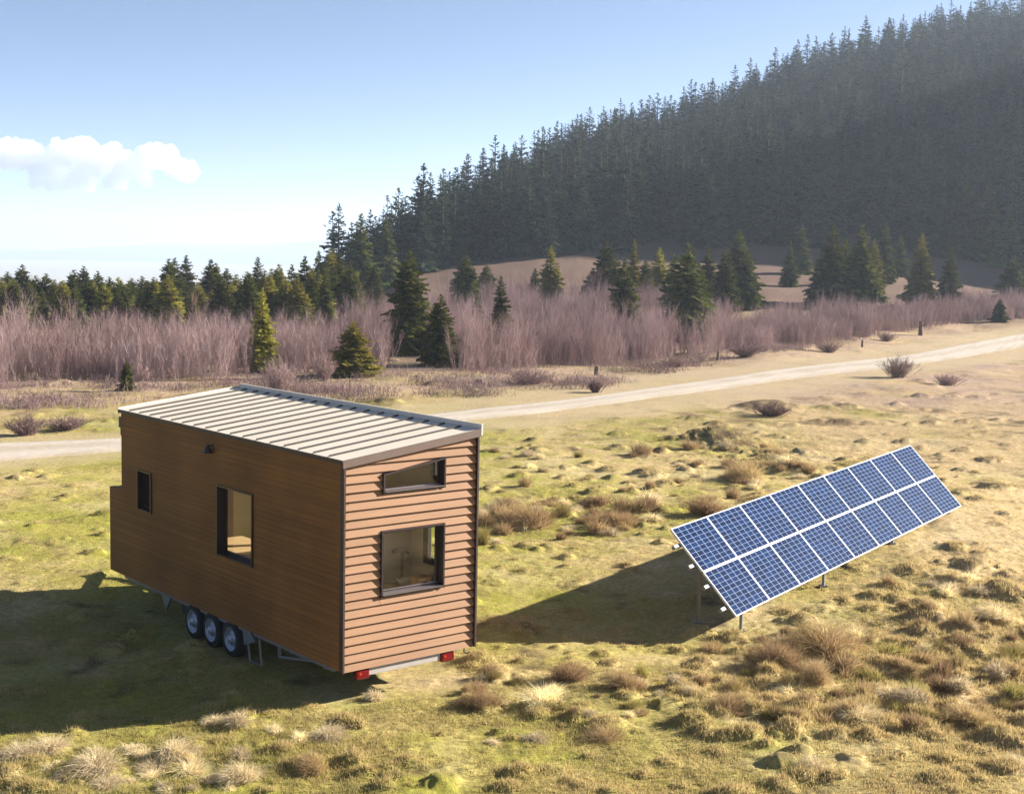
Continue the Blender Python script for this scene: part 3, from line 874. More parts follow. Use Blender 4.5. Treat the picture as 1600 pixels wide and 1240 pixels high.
mb = MB(); mb.box(L1 + .003, HW - L1 - .003, TH + .004, 2.3, 2.825, 2.90); mb.build('loft_floor', M['oak'], house)
ws = MB(); ws.box(1.86, HW - L1 - .01, .62, PV - .004, 1.28, 1.32).box(1.90, HW - L1 - .05, .66, PV - .006, .65, 1.278); ws = ws.build('wash_stand', M['oak'], house)
mb = MB(); mb.lathe([(.0, .02), (.10, .02), (.15, .10), (.16, .11), (.13, .10), (.0, .045)], (2.10, PV - .24, 1.321), 'z', 20); mb.build('basin', M['white'], ws, smooth=True)
mb = MB(); mb.tube((2.16, PV - .05, 1.32), (2.16, PV - .05, 1.84), .020); mb.tube((2.16, PV - .05, 1.83), (2.16, PV - .20, 1.83), .018); mb.tube((2.16, PV - .20, 1.835), (2.16, PV - .20, 1.75), .018)
mb.tube((2.02, PV - .012, 1.86), (2.02, PV - .07, 1.86), .04); mb.tube((2.28, PV - .012, 1.80), (2.28, PV - .07, 1.80), .03); mb.build('tap', M['black'], ws)
# lamp on the wall
mb = MB(); mb.lathe([(.012, .0), (.03, -.03), (.085, -.15), (.08, -.15), (.026, -.03)], (-.085, 4.06, 3.50), 'z', 18); mb.tube((-.085, 4.06, 3.47), (.0, 4.06, 3.47), .014); mb.box(-.012, -.001, 4.01, 4.11, 3.40, 3.52)
mb.build('wall_lamp', M['trim'], house)
# drip spout at the far eaves corner
mb = MB(); mb.box(.02, .10, HLS + .06, HLS + .16, ZL - .30, ZL - .10).tube((.06, HLS + .10, ZL - .30), (.06, HLS + .10, ZL - .45), .03); mb.build('rain_spout', M['trim'], house)
# chassis
mb = MB()
mb.box(.055, .115, .30, 7.75, .475, .525)
mb.box(HW - .115, HW - .035, .30, 7.75, .40, .525)
for v in (.6, 1.6, 2.6, 5.6, 6.6, 7.4): mb.box(.116, HW - .116, v, v + .07, .42, .515)
for s in (0, 1):
    mb.beam((.3 if s == 0 else HW - .3, 7.6, .40), (HW / 2, 9.6, .40), .08, .10)
mb.tube((HW / 2, 9.45, .40), (HW / 2, 9.75, .44), .05)
mb.build('chassis', M['galv'], house)
mb = MB(); mb.box(.10, HW - .10, 2.95, 5.40, .30, .545); mb.box(.05, HW - .05, .16, 7.7, .527, .548); mb.build('underbody', M['black'], house)


def wheel(u, v, side):
    s = -1 if side == 0 else 1
    cz = .262
    w = MB(); w.lathe([(.205, .0), (.285, .01), (.305, .035), (.308, .10), (.305, .165), (.285, .19), (.205, .20)], (u, v, cz), 'x', 32)
    tyre = w.build('wheel', M['tyre'], house, smooth=True)
    x0 = u + .012 if side == 0 else u + .188
    k = 1 if side == 0 else -1
    r = MB(); r.lathe([(.207, .0), (.200, -.008 * k), (.185, .0), (.170, .045 * k), (.120, .05 * k), (.100, .01 * k), (.07, .0), (.055, -.03 * k), (.0, -.035 * k)], (x0, v, cz), 'x', 32)
    rim = r.build('rim', M['rim'], tyre, smooth=True)
    h = MB()
    for q in range(5):
        t = 2 * math.pi * q / 5 + .3
        h.tube((x0 - .004 * k, v + .082 * math.cos(t), cz + .082 * math.sin(t)), (x0 - .018 * k, v + .082 * math.cos(t), cz + .082 * math.sin(t)), .011, n=6)
    h.build('wheel_nuts', M['black'], rim)


for v in (4.82, 4.14, 3.44):
    wheel(.0, v, 0); wheel(HW - .2, v, 1)
mb = MB(); mb.poly([(.02, 3.05, .54), (.02, 2.78, .54), (.02, 2.62, .40), (.02, 2.98, .27)]); mb.poly([(.06, 3.05, .54), (.06, 2.98, .27), (.06, 2.62, .40), (.06, 2.78, .54)])
for (p, q) in (((3.05, .54), (2.98, .27)), ((2.98, .27), (2.62, .40)), ((2.62, .40), (2.78, .54))): mb.poly([(.02, *p), (.06, *p), (.06, *q), (.02, *q)])
mb.build('mudguard_plate', M['galv'], house)
mb = MB()
for (p, q) in (((2.92, .50), (2.80, .04)), ((2.80, .04), (2.42, .06)), ((2.42, .06), (2.50, .50))): mb.beam((.03, *p), (.03, *q), .025, .025, up=(1, 0, 0))
mb.build('folding_step', M['galv'], house)
mb = MB(); mb.beam((.08, 1.95, .50), (.08, 1.93, .30), .05, .03, up=(1, 0, 0)).beam((.08, 1.93, .31), (.08, .9, .49), .04, .03, up=(1, 0, 0)); mb.build('support_bracket', M['galv'], house)
mb = MB(); mb.prism([(6.10, .50), (5.72, .50), (5.90, .24)], lambda p, e: (.03 + .04 * e, p[0], p[1])); mb.build('jack_stand', M['galv'], house)
mb = MB(); mb.box(.52, 1.86, .025, .115, .405, .525); mb.build('bumper', M['bumper'], house, bevel=.004)
for (a, b) in ((.275, .515), (1.865, 2.125)):
    mb = MB(); mb.box(a, b, -.005, .10, .365, .515); tl = mb.build('tail_light', M['red'], house, bevel=.02)
    mb = MB(); mb.tube((a + .07, -.012, .46), (a + .07, -.004, .46), .022, n=12); mb.build('reflector', M['amber'], tl)
mb = MB()
pts = [(2.36, .06, .53), (2.36, .06, .45), (2.38, .05, .425), (2.42, .04, .42), (2.455, .03, .44)]
for p, q in zip(pts[:-1], pts[1:]): mb.tube(p, q, .011, n=8)
mb.build('tow_hook', M['black'], house)
# a table seen through the long window (stands in the house, its own thing)
c_, s_ = math.cos(YAW), math.sin(YAW)
hw = lambda u, v: (HX + u * c_ - v * s_, HY + u * s_ + v * c_)
tb = tag(empty('dining_table', (*hw(.95, 5.35), Z0 + .062), YAW), 'pale oak table inside the tiny house behind its long-wall window', 'table')
mb = MB(); mb.box(-.55, .65, -.55, .6, .77, .81); mb.build('tabletop', M['oak'], tb, bevel=.004)
for (a, b) in ((-.5, -.5), (.4, -.5), (-.5, .55), (.4, .55)):
    mb = MB(); mb.box(a - .03, a + .03, b - .03, b + .03, 0, .769); mb.build('leg', M['oak'], tb)
bk = tag(empty('storage_crate', (*hw(2.16, .98), 1.322), YAW), 'small wooden crate with a hand hole on the wash stand behind the lower gable window', 'crate')
mb = MB(); mb.box(-.14, .14, -.10, .10, 0, .015)
mb.box(-.14, .14, -.10, -.088, .0151, .09); mb.box(-.14, -.05, -.10, -.088, .0901, .14); mb.box(.05, .14, -.10, -.088, .0901, .14); mb.box(-.14, .14, -.10, -.088, .1401, .20)
mb.box(-.14, .14, .088, .10, .0151, .20); mb.box(-.14, -.128, -.0879, .0879, .0151, .20); mb.box(.128, .14, -.0879, .0879, .0151, .20)
cr_ = mb.mesh('crate_body', M['oak']); link('crate_body', cr_, bk)

# ------------------------------------------------------------------ solar table
mid = PTL + PEX * PW / 2 + PED * PH / 2
arr = tag(empty('solar_table', (float(mid[0]), float(mid[1]), 0)), 'tilted ground-mounted table of eighteen blue solar modules in white frames on steel posts', 'solar panel')
org = Vector((float(mid[0]), float(mid[1]), 0))
PM = Matrix(((PEX[0], -PED[0], PN[0], 0), (PEX[1], -PED[1], PN[1], 0), (PEX[2], -PED[2], PN[2], 0), (0, 0, 0, 1)))


def on_table(a, b, n=0.0):
    p = PTL + PEX * a + PED * b + PN * n
    return Vector(p) - org


fr = MB(); g = .006; w_ = .014
for (x0, x1, y0, y1) in ((g, MOD_W - g, g, g + w_), (g, MOD_W - g, MOD_H - g - w_, MOD_H - g), (g, g + w_, g + w_, MOD_H - g - w_), (MOD_W - g - w_, MOD_W - g, g + w_, MOD_H - g - w_)):
    fr.box(x0, x1, y0, y1, -.04, .0)
fr_me = fr.mesh('module_frame', M['alu'])
ce = MB(); ce.box(0, MOD_W - .05, 0, MOD_H - .05, -.03, -.004); ce_me = ce.mesh('solar_module', M['cells'])
for r in range(2):
    for c in range(9):
        o = link('solar_module', ce_me, arr)
        p = on_table(c * MOD_W + .025, (r + 1) * MOD_H - .025)
        mt = PM.copy(); mt.translation = p; o.matrix_local = mt
        f_ = link('module_frame', fr_me, o, loc=(-.025, -.025, 0))
# pale clamp strips between the modules
mb = MB()
for c in range(1, 9): mb.hexa([on_table(c * MOD_W + d, b, n) for n in (-.012, .004) for (d, b) in ((-.005, .01), (.005, .01), (.005, PH - .01), (-.005, PH - .01))])
mb.hexa([on_table(a, MOD_H + d, n) for n in (-.014, .003) for (a, d) in ((.01, -.008), (PW - .01, -.008), (PW - .01, .008), (.01, .008))])
mb.build('clamp_strips', M['alu'], arr)
for b in (.17, .40, .63, .88):
    mb = MB(); mb.beam(on_table(-.20, PH * b, -.085), on_table(PW + .16, PH * b, -.085), .06, .07, up=tuple(PN)); mb.build('purlin', M['galv'], arr)
for t in (.045, .345, .655, .955):
    a = PW * t
    fb = on_table(a, PH * .93, -.12); rb = on_table(a, PH * .30, -.12)
    fz = hz(fb.x + org.x, fb.y + org.y); rz_ = hz(rb.x + org.x, rb.y + org.y)
    mb = MB(); mb.beam(on_table(a, PH * .04, -.15), on_table(a, PH * .97, -.15), .06, .06, up=tuple(PN)); mb.build('rafter', M['galv'], arr)
    for (q, gz) in ((fb, fz), (rb, rz_)):
        mb = MB(); mb.beam((q.x, q.y, gz - .25), (q.x, q.y, q.z - .03), .052, .04, up=(float(PEX[0]), float(PEX[1]), 0)); pst = mb.build('post', M['galv'], arr)
        mb = MB(); mb.box(q.x - .07, q.x + .07, q.y - .07, q.y + .07, gz - .06, gz + .025); mb.build('base_plate', M['galv'], pst)
    mb = MB(); mb.beam((rb.x, rb.y, rz_ + .62), on_table(a, PH * .62, -.17), .05, .05); mb.build('brace', M['galv'], arr)


# ------------------------------------------------------------------ conifers
def conifer(seed, levels, nb, spray, r0=.20, bare=.05, lean=.0, sparse=1.0, ragged=.25):
    """unit-height spruce: returns trunk (V,F) and crown (V,F,tint)"""
    R = np.random.default_rng(seed)
    n = 6; tv, tf = [], []
    zs = [0, .35, .7, .985]; rs = [.019, .014, .008, .0015]
    for z, r in zip(zs, rs):
        for i in range(n):
            t = 2 * math.pi * i / n; tv.append((r * math.cos(t) + lean * z * z, r * math.sin(t), z))
    for k in range(3):
        for i in range(n):
            j = (i + 1) % n; a, b, c, d = k * n + i, k * n + j, (k + 1) * n + j, (k + 1) * n + i
            tf += [(a, b, c), (a, c, d)]
    V, Fc, T = [], [], []
    for L in range(levels):
        t = bare + (0.985 - bare) * (L / (levels - 1)) ** .92 + R.uniform(-.5, .5) / levels * .8
        t = min(t, .985)
        prof = (1 - t) ** .80 * (.55 + .45 * min(1, (t - bare + .03) / .16))
        t0 = t; lv = R.uniform(.86, 1.10)
        k = max(4, int(round((nb * (1 - t) ** .45 + 2))))
        ph = R.uniform(0, 6.28)
        for b in range(k):
            if R.random() > sparse: continue
            az = ph + 2 * math.pi * b / k + R.uniform(-.35, .35)
            t = min(.985, max(bare, t0 + R.uniform(-.8, .8) / levels))
            prof = (1 - t) ** .80 * (.55 + .45 * min(1, (t - bare + .03) / .16)); Rr = r0 * (prof + .035) * lv
            ln = Rr * R.uniform(1 - ragged * 1.5, 1 + ragged)
            el = math.radians(-20 + 60 * t ** 1.5 + R.uniform(-12, 12))
            d = np.array([math.cos(az) * math.cos(el), math.sin(az) * math.cos(el), math.sin(el)])
            lat = np.array([-math.sin(az), math.cos(az), 0])
            base = np.array([lean * t * t, 0, t])
            bt = np.clip(.5 + .28 * R.standard_normal(), 0, 1)
            ns_ = max(2, int(spray * (ln / r0) + 1.5))
            for s in range(ns_):
                f = .18 + .82 * (s + R.uniform(.1, .9)) / ns_
                p = base + d * ln * f + np.array([0, 0, -.16 * ln * f * f + .05 * ln * f ** 4])
                wd = ln * (.46 * (1 - .55 * f)) * R.uniform(.7, 1.25) + .006
                tl = ln * R.uniform(.22, .36) * (1.1 - .35 * f) + .008
                for sd in (-1, 1):
                    ll = lat * sd
                    tip = p + d * tl * R.uniform(.5, 1.1) + ll * wd * R.uniform(.7, 1.2) + np.array([0, 0, -R.uniform(.15, .6) * tl])
                    q = p + d * tl * R.uniform(.7, 1.1) + np.array([0, 0, R.uniform(-.15, .25) * tl])
                    i0 = len(V); V += [p - d * tl * .35, tip, q]; Fc.append((i0, i0 + 1, i0 + 2))
                    c = np.clip(bt + R.uniform(-.2, .2), 0, 1); T += [c * .8, c, c]
                if R.random() < .5:                       # hanging twig curtain
                    i0 = len(V); h = tl * R.uniform(.6, 1.0)
                    V += [p - d * tl * .6, p + d * tl * .6, p + np.array([0, 0, -h]) + lat * R.uniform(-.3, .3) * wd]; Fc.append((i0, i0 + 1, i0 + 2)); T += [bt * .6] * 3
    # leader
    for a in range(6):
        az = a * 1.05; i0 = len(V); d = np.array([math.cos(az), math.sin(az), .6]) * .018
        V += [np.array([lean, 0, .93 + a * .010]), np.array([lean, 0, .95 + a * .010]), np.array([lean, 0, .94 + a * .011]) + d]; Fc.append((i0, i0 + 1, i0 + 2)); T += [.5] * 3
    V += [np.array([lean - .004, 0, .93]), np.array([lean + .004, 0, .93]), np.array([lean, 0, 1.0])]; Fc.append((len(V) - 3, len(V) - 2, len(V) - 1)); T += [.5] * 3
    return np.array(tv), np.array(tf), np.array(V), np.array(Fc), np.array(T)


def proto(name, seed, mat, **kw):
    tv, tf, V, Fc, T = conifer(seed, **kw)
    return raw_mesh('trunk_' + name, tv, tf, M['bark']), raw_mesh('crown_' + name, V, Fc, M[mat], tint=T)


NEAR = {
    'dark': [proto('dark', 100 + i, 'spruce', levels=44, nb=11, spray=7, r0=r, ragged=.24, bare=.02) for i, r in enumerate((.24, .28, .20, .32))],
    'light': [proto('light', 200 + i, 'spruce_light', levels=42, nb=11, spray=7, r0=r, ragged=.22, bare=.02) for i, r in enumerate((.23, .28, .18))],
}

NEAR['bright'] = [proto('bright', 240 + i, 'spruce_bright', levels=42, nb=11, spray=7, r0=r, ragged=.22, bare=.02) for i, r in enumerate((.20, .29))]


def far_proto(seed, **kw):
    tv, tf, V, Fc, T = conifer(seed, **kw)
    VV = np.concatenate([tv, V]); FF = np.concatenate([tf, Fc + len(tv)]); TT = np.concatenate([np.full(len(tv), .2), T])
    mi = np.concatenate([np.ones(len(tf), int), np.zeros(len(Fc), int)])
    return VV, FF, TT, mi


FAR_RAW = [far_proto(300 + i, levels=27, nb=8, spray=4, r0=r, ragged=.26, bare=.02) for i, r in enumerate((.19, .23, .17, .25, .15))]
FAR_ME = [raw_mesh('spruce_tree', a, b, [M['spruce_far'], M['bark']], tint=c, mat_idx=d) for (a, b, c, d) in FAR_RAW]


def tree_near(kind, px, top, dist, wpx, label, group, base_py=None):
    if base_py is not None: x, y = at(px, base_py)
    else: x, y = at_d(px, dist)
    z = hz(x, y)
    H = max(1.5, px_top(px, top, y) - z)
    wr = wpx / F_PX * y / 2 / H                                   # crown radius over height
    P = NEAR[kind]; rs = {'dark': (.24, .28, .20, .32), 'light': (.23, .28, .18), 'bright': (.20, .29)}[kind]
    i = min(range(len(P)), key=lambda k: abs(rs[k] - wr) + random.uniform(0, .05))
    t = empty('conifer_tree', (x, y, z - .05), random.uniform(0, 6.28))
    sx = np.clip(1.12 * wr / rs[i], .7, 1.7) * H
    t.scale = (sx, sx, H)
    tag(t, label, 'conifer', group)
    link('trunk', P[i][0], t); link('crown', P[i][1], t)
    return t


# named trees of the middle ground: kind, px, top, base (or distance), width, label
MIDT = [
    ('bright', 410, 448, None, 96, 50, 'slim yellow-green spruce alone before the mauve thicket, above the middle of the roof', 582),
    ('bright', 552, 500, None, 80, 72, 'short bushy bright-green spruce at the front edge of the thicket behind the roof', 590),
    ('dark', 640, 390, 96, 84, 'broad tall dark spruce at the thicket, beside a shorter dark one', None),
    ('dark', 687, 458, None, 60, 62, 'short dark spruce at the thicket edge, just right of a broad taller one', 573),
    ('dark', 728, 397, 150, 62, 'wide round-topped grey-green spruce behind the thicket where the pale pasture begins', None),
    ('dark', 783, 430, 104, 42, 'small dark spruce deep in the thicket below the pasture corner', None),
    ('dark', 746, 458, 104, 34, 'little ragged dark spruce left of a small dark spruce in the thicket', None),
    ('light', 860, 383, 150, 46, 'thin twin-topped olive spruce against the brown pasture behind the thicket', None),
    ('dark', 836, 418, 152, 34, 'low dark spruce touching a thin olive spruce at the pasture edge', None),
    ('dark', 946, 374, 150, 52, 'grey-green spruce at the back of a tight clump above the thicket', None),
    ('light', 990, 371, 145, 30, 'narrow pointed spruce with a pale tip rising from a tight clump', None),
    ('dark', 976, 402, 118, 66, 'round dark-green spruce at the front of a tight clump, sunlit on one side', None),
    ('light', 1030, 385, 150, 48, 'pale green spruce half hidden behind a big dark leaning one', None),
    ('dark', 1074, 379, 116, 82, 'big dark ragged spruce reaching low into the thicket in mid picture', None),
    ('dark', 1106, 384, 150, 40, 'thin olive spruce between two broad dark ones', None),
    ('dark', 1152, 358, None, 66, 'tall full green spruce where the clump ends and the open pasture starts', 476),
    ('dark', 1233, 376, None, 26, 'short narrow spruce in front of a taller pale one on the open pasture', 447),
    ('dark', 1251, 350, None, 34, 'slim grey spruce standing alone on the open striped pasture', 427),
    ('dark', 1298, 350, None, 62, 'broad-based dark spruce on the left of a pair in front of the pasture', 478),
    ('dark', 1342, 350, None, 66, 'bushy dark spruce on the right of a pair with feathered sunlit edge', 482),
    ('dark', 1380, 345, None, 34, 'tall thin spruce behind a bushy pair, with a bare lower trunk', 445),
    ('dark', 1405, 366, None, 28, 'small pale spruce between a thin one and a yellowish one', 432),
    ('light', 1436, 363, None, 46, 'yellowish upright spruce on the pasture right of the bushy pair', 480),
    ('dark', 1482, 384, None, 38, 'open-branched small spruce on the pasture with a visible stem', 482),
    ('dark', 1507, 274, None, 44, 'tall pale spruce at the foot of the hill forest, left of its twin', 402),
    ('dark', 1540, 276, None, 46, 'tall pale spruce at the foot of the hill forest with a slanting outline', 404),
    ('dark', 1548, 345, None, 40, 'dark spruce below the twin pale ones at the right of the pasture', 414),
    ('dark', 1575, 330, None, 44, 'grey spruce at the right edge of the pasture next to a dark one', 414),
    ('dark', 1580, 400, None, 56, 'wide dark spruce at the right picture edge above the bare scrub', 474),
    ('dark', 1561, 465, None, 26, 'knee-high young spruce by the grass verge at the right end of the scrub', 503),
    ('dark', 563, 333, 190, 62, 'tall dark layered spruce standing apart against the sky', None),
    ('dark', 603, 338, 205, 44, 'tall narrow dark spruce next to the layered one at the forest corner', None),
    ('dark', 585, 413, 150, 40, 'small dense spruce in front of the two tall ones at the forest corner', None),
    ('light', 557, 424, 140, 34, 'small yellow-green spruce just behind the thicket below the layered one', None),
    ('light', 526, 418, 150, 46, 'wide olive young spruce behind the thicket, left of the tall layered spruce', None),
    ('light', 466, 432, 118, 56, 'droopy olive spruce sunk in the thicket behind the roof ridge', None),
    ('light', 440, 420, 140, 40, 'plain olive spruce in the row behind the slim yellow-green one', None),
    ('light', 263, 428, 118, 62, 'broad yellow-green spruce standing forward of the row on the left', None),
    ('light', 302, 455, 112, 34, 'little spruce at the right foot of the broad yellow-green one', None),
    ('light', 100, 470, 116, 36, 'low yellow-green spruce bush at the thicket top on the left', None),
    ('light', 32, 480, 114, 28, 'very small spruce poking from the thicket near the left edge', None),
    ('light', 6, 475, 114, 26, 'very small spruce cut by the left edge of the picture', None),
    ('bright', 185, 432, 128, 56, 'bright yellow-topped spruce among the darker row on the left', None),
    ('dark', 926, 418, 150, 44, 'low dark spruce at the left end of the tight clump above the thicket', None),
    ('dark', 962, 396, 146, 46, 'dark spruce wedged in the tight clump behind the round sunlit one', None),
    ('dark', 1008, 404, 146, 46, 'dark spruce at the right end of the tight clump, below the pale-tipped one', None),
    ('dark', 1052, 396, 130, 50, 'dark spruce pressed against the left side of the big ragged one', None),
    ('dark', 1092, 412, 128, 52, 'short dark spruce pressed against the right side of the big ragged one', None),
    ('dark', 1132, 384, 146, 50, 'olive spruce between the big ragged one and the tall full green one', None),
    ('dark', 1166, 388, 148, 44, 'dark spruce half hidden by the right side of the tall full green one', None),
    ('dark', 1318, 372, None, 50, 'dark spruce filling the gap inside the pair before the pasture', 470),
    ('dark', 1280, 392, None, 40, 'small dark spruce at the left foot of the broad-based one', 474),
    ('light', 1362, 372, None, 40, 'olive spruce touching the feathered right side of the pair', 470),
    ('dark', 760, 412, 158, 40, 'thin dark spruce right behind the wide round-topped one at the pasture corner', None),
    ('dark', 1525, 300, None, 44, 'dark spruce between the two tall pale ones at the hill foot', 400),
    ('dark', 198, 583, None, 26, 'tiny dark spruce seedling on the pale ground in front of the thicket', 610),
]
for (k, px, top, dist, w, lab, bp_) in [(t[0], t[1], t[2], t[3], t[-3] if len(t) == 8 else t[4], t[-2], t[-1]) for t in MIDT]:
    tree_near(k, px, top, dist, w, lab, 'spruces of the middle ground', base_py=bp_)

# the row of trees on the left, behind the thicket
ROW = [(12, 424), (35, 412), (56, 430), (72, 427), (95, 440), (116, 421), (131, 415), (153, 423), (171, 432), (206, 434), (222, 431), (240, 433), (264, 404), (273, 402), (291, 398), (318, 432), (330, 404), (338, 410), (354, 419), (369, 428), (386, 424), (403, 401), (424, 419), (436, 412), (456, 412), (476, 399), (498, 391), (518, 387), (531, 395),
       (2, 432), (47, 440), (85, 436), (140, 436), (163, 440), (188, 438), (230, 442), (252, 440), (282, 428), (309, 440), (345, 432), (362, 440), (395, 432), (413, 430), (447, 432), (466, 426), (487, 418), (508, 414), (541, 420), (548, 408), (-20, 425), (-45, 430)]
for i, (px, top) in enumerate(ROW):
    dist = random.uniform(138, 168) if i < 29 else random.uniform(122, 150)
    tree_near('dark' if random.random() < .68 else 'light', px, top, dist, random.uniform(46, 70), 'spruce in the tight row behind the mauve thicket, left of the hill forest', 'row of spruces behind the thicket')


for i in range(56):
    px = random.uniform(-40, 560); top = 437 - 14 * (px > 380) + random.uniform(-6, 22)
    tree_near('dark' if random.random() < .6 else 'light', px, top, random.uniform(118, 138), random.uniform(34, 58), 'low spruce filling the front of the row behind the mauve thicket', 'low spruces in front of the row')


# hill forest: the trees that show largest are things, the rest of the wood one mass
def scatter_forest():
    pts = []
    R = np.random.default_rng(21)
    az0, az1 = AZ[2] - .01, AZ[-5] + .10
    cell = 4.6
    for yy in np.arange(205, 500, cell):
        for xx in np.arange(az0 * yy, az1 * yy, cell * .92):
            x = xx + R.uniform(-.45, .45) * cell; y = yy + R.uniform(-.45, .45) * cell
            a = x / y
            yb = np.interp(a, AZ, YB) + 9 * gnoise(a * 40, 1.3, 5) ; yr = np.interp(a, AZ, YR)
            if y < yb or y > yr + 12: continue
            if R.random() < .10: continue
            pts.append((x, y))
    return np.array(pts)


fp = scatter_forest()
fz = height(fp[:, 0], fp[:, 1])
fh = 11.8 * (1 + .20 * np.random.default_rng(3).standard_normal(len(fp))).clip(.55, 1.5)
# ridge line: pointed tops of uneven height
near_edge = fp[:, 1] - np.interp(fp[:, 0] / fp[:, 1], AZ, YB)
inview = (fp[:, 0] / fp[:, 1] < AZ[-6] + .012)
order = np.argsort(near_edge + 500 * (~inview))
rid = np.interp(fp[:, 0] / fp[:, 1], AZ, YR) - fp[:, 1]
pick = set(order[:105].tolist()) | set([i for i in np.argsort(np.abs(rid - 4) + 500 * (~inview))[:60].tolist()])
for i in sorted(pick):
    o = link('spruce_tree', FAR_ME[random.randrange(5)], loc=(fp[i, 0], fp[i, 1], fz[i] - .2))
    o.rotation_euler = (0, 0, random.uniform(0, 6.28)); s = fh[i]; o.scale = (s * random.uniform(.9, 1.2), s * random.uniform(.9, 1.2), s)
    if near_edge[i] < 60 and rid[i] > 25:
        tag(o, 'dark spruce in the lowest ranks of the hill forest above the pasture', 'conifer', 'spruces along the foot of the hill forest')
    else:
        tag(o, 'spruce on the skyline of the wooded hill', 'conifer', 'spruces along the ridge of the hill')
rest = np.array([i for i in range(len(fp)) if i not in pick])


def merged(raws, pos, hs, seed, zoff=-.2):
    R = np.random.default_rng(seed); VV, FF, TT, MI = [], [], [], []; off = 0
    for k, (x, y, z) in enumerate(pos):
        V, Fc, T, mi = raws[R.integers(len(raws))]
        a = R.uniform(0, 6.28); c, s = math.cos(a), math.sin(a); h = hs[k]; w = h * R.uniform(.9, 1.25)
        W = np.stack([(V[:, 0] * c - V[:, 1] * s) * w + x, (V[:, 0] * s + V[:, 1] * c) * w + y, V[:, 2] * h + z + zoff], 1)
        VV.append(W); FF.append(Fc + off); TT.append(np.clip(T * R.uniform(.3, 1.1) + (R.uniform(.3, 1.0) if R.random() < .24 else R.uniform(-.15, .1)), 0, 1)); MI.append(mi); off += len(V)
    return np.concatenate(VV), np.concatenate(FF), np.concatenate(TT), np.concatenate(MI)


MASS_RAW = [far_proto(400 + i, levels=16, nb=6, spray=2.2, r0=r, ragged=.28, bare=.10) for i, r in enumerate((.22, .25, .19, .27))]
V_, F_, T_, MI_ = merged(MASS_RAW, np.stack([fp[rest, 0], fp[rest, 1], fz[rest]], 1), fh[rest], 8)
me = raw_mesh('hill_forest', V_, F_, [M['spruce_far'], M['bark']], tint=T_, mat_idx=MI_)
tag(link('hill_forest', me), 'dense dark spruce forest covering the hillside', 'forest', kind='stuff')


# ------------------------------------------------------------------ bare thicket
def ribbons(base, dirv, length, width, rng):
    """thin tapering triangles from base along dirv"""
    n = len(base)
    side = np.cross(dirv, rng.standard_normal((n, 3))); side /= np.linalg.norm(side, axis=1, keepdims=True) + 1e-9
    a = base - side * width[:, None] / 2; b = base + side * width[:, None] / 2
    c = base + dirv * length[:, None] + rng.standard_normal((n, 3)) * length[:, None] * .05
    V = np.stack([a, b, c], 1).reshape(-1, 3)
    return V, np.arange(3 * n).reshape(-1, 3)


def norm(v): return v / (np.linalg.norm(v, axis=1, keepdims=True) + 1e-9)


def thicket_mesh(name, pos, hts, stems, twigs, rng, mat, spread=.55, wst=.045, wtw=.022):
    n = len(pos)
    b = np.repeat(pos, stems, 0) + np.concatenate([rng.normal(0, .35, (n * stems, 2)), np.full((n * stems, 1), -.1)], 1)
    H = np.repeat(hts, stems) * rng.uniform(.55, 1.08, n * stems)
    d = norm(np.concatenate([rng.normal(0, .22 * spread / .55, (n * stems, 2)), np.ones((n * stems, 1))], 1))
    V1, F1 = ribbons(b, d, H, np.full(len(b), wst), rng)
    tc_ = np.repeat(np.clip(.5 + .6 * fbm(pos[:, 0] / 7, pos[:, 1] / 7, 2, 72) + rng.normal(0, .22, n), 0, 1), stems)
    T1 = np.repeat(np.clip(tc_ + rng.normal(0, .2, len(b)), 0, 1), 3)
    s = rng.uniform(.03, .98, (len(b), twigs))
    tb_ = (b[:, None, :] + d[:, None, :] * (H[:, None] * s)[..., None]).reshape(-1, 3)
    td = norm(np.repeat(d, twigs, 0) + np.concatenate([rng.normal(0, spread, (len(tb_), 2)), rng.uniform(-.1, .5, (len(tb_), 1))], 1))
    tl = np.repeat(H, twigs) * rng.uniform(.14, .36, len(tb_))
    V2, F2 = ribbons(tb_, td, tl, np.full(len(tb_), wtw) * rng.uniform(.6, 1.3, len(tb_)), rng)
    T2 = np.repeat(np.clip(np.repeat(tc_, twigs) + rng.normal(0, .22, len(tb_)), 0, 1), 3)
    return raw_mesh(name, np.concatenate([V1, V2]), np.concatenate([F1, F2 + len(V1)]), M[mat], tint=np.concatenate([T1, T2]))


FRX = [-80, 100, 300, 450, 600, 700, 800, 900, 1000, 1100, 1200, 1300, 1400, 1480, 1560, 1660]
FRY = [600, 597, 593, 588, 586, 582, 575, 569, 564, 555, 546, 536, 521, 508, 500, 496]
BKX = [-80, 300, 540, 640, 760, 860, 950, 1100, 1200, 1300, 1400, 1500, 1660]
BKY = [553, 550, 540, 505, 470, 462, 470, 488, 500, 497, 490, 480, 478]
rng = np.random.default_rng(31)
FRD = [at(a, b)[1] for a, b in zip(FRX, FRY)]; BKD = [at(a, b)[1] for a, b in zip(BKX, BKY)]
pos = []
for k in range(60000):
    px = rng.uniform(-80, 1660); y0 = np.interp(px, FRX, FRD); y1 = max(min(np.interp(px, BKX, BKD), 150.0), y0 + 22)
    az = ray(px, 480); az = az[0] / az[1]
    # uniform in ground area
    yy = math.sqrt(rng.uniform(y0 ** 2, y1 ** 2)) + gnoise(px / 40, 3.1, 9) * 4
    if rng.random() > (y1 ** 2 - y0 ** 2) / 14000: continue
    x = az * yy
    dens = .62 + .6 * fbm(np.array([x / 9]), np.array([yy / 9]), 2, 61)[0]
    edge = (yy - y0) / 14
    if rng.random() > dens + .15 + (1 - min(1, edge)) * .4: continue
    pos.append((x, yy))
    if len(pos) >= 3000: break
pos = np.array(pos)
pz = height(pos[:, 0], pos[:, 1], False)
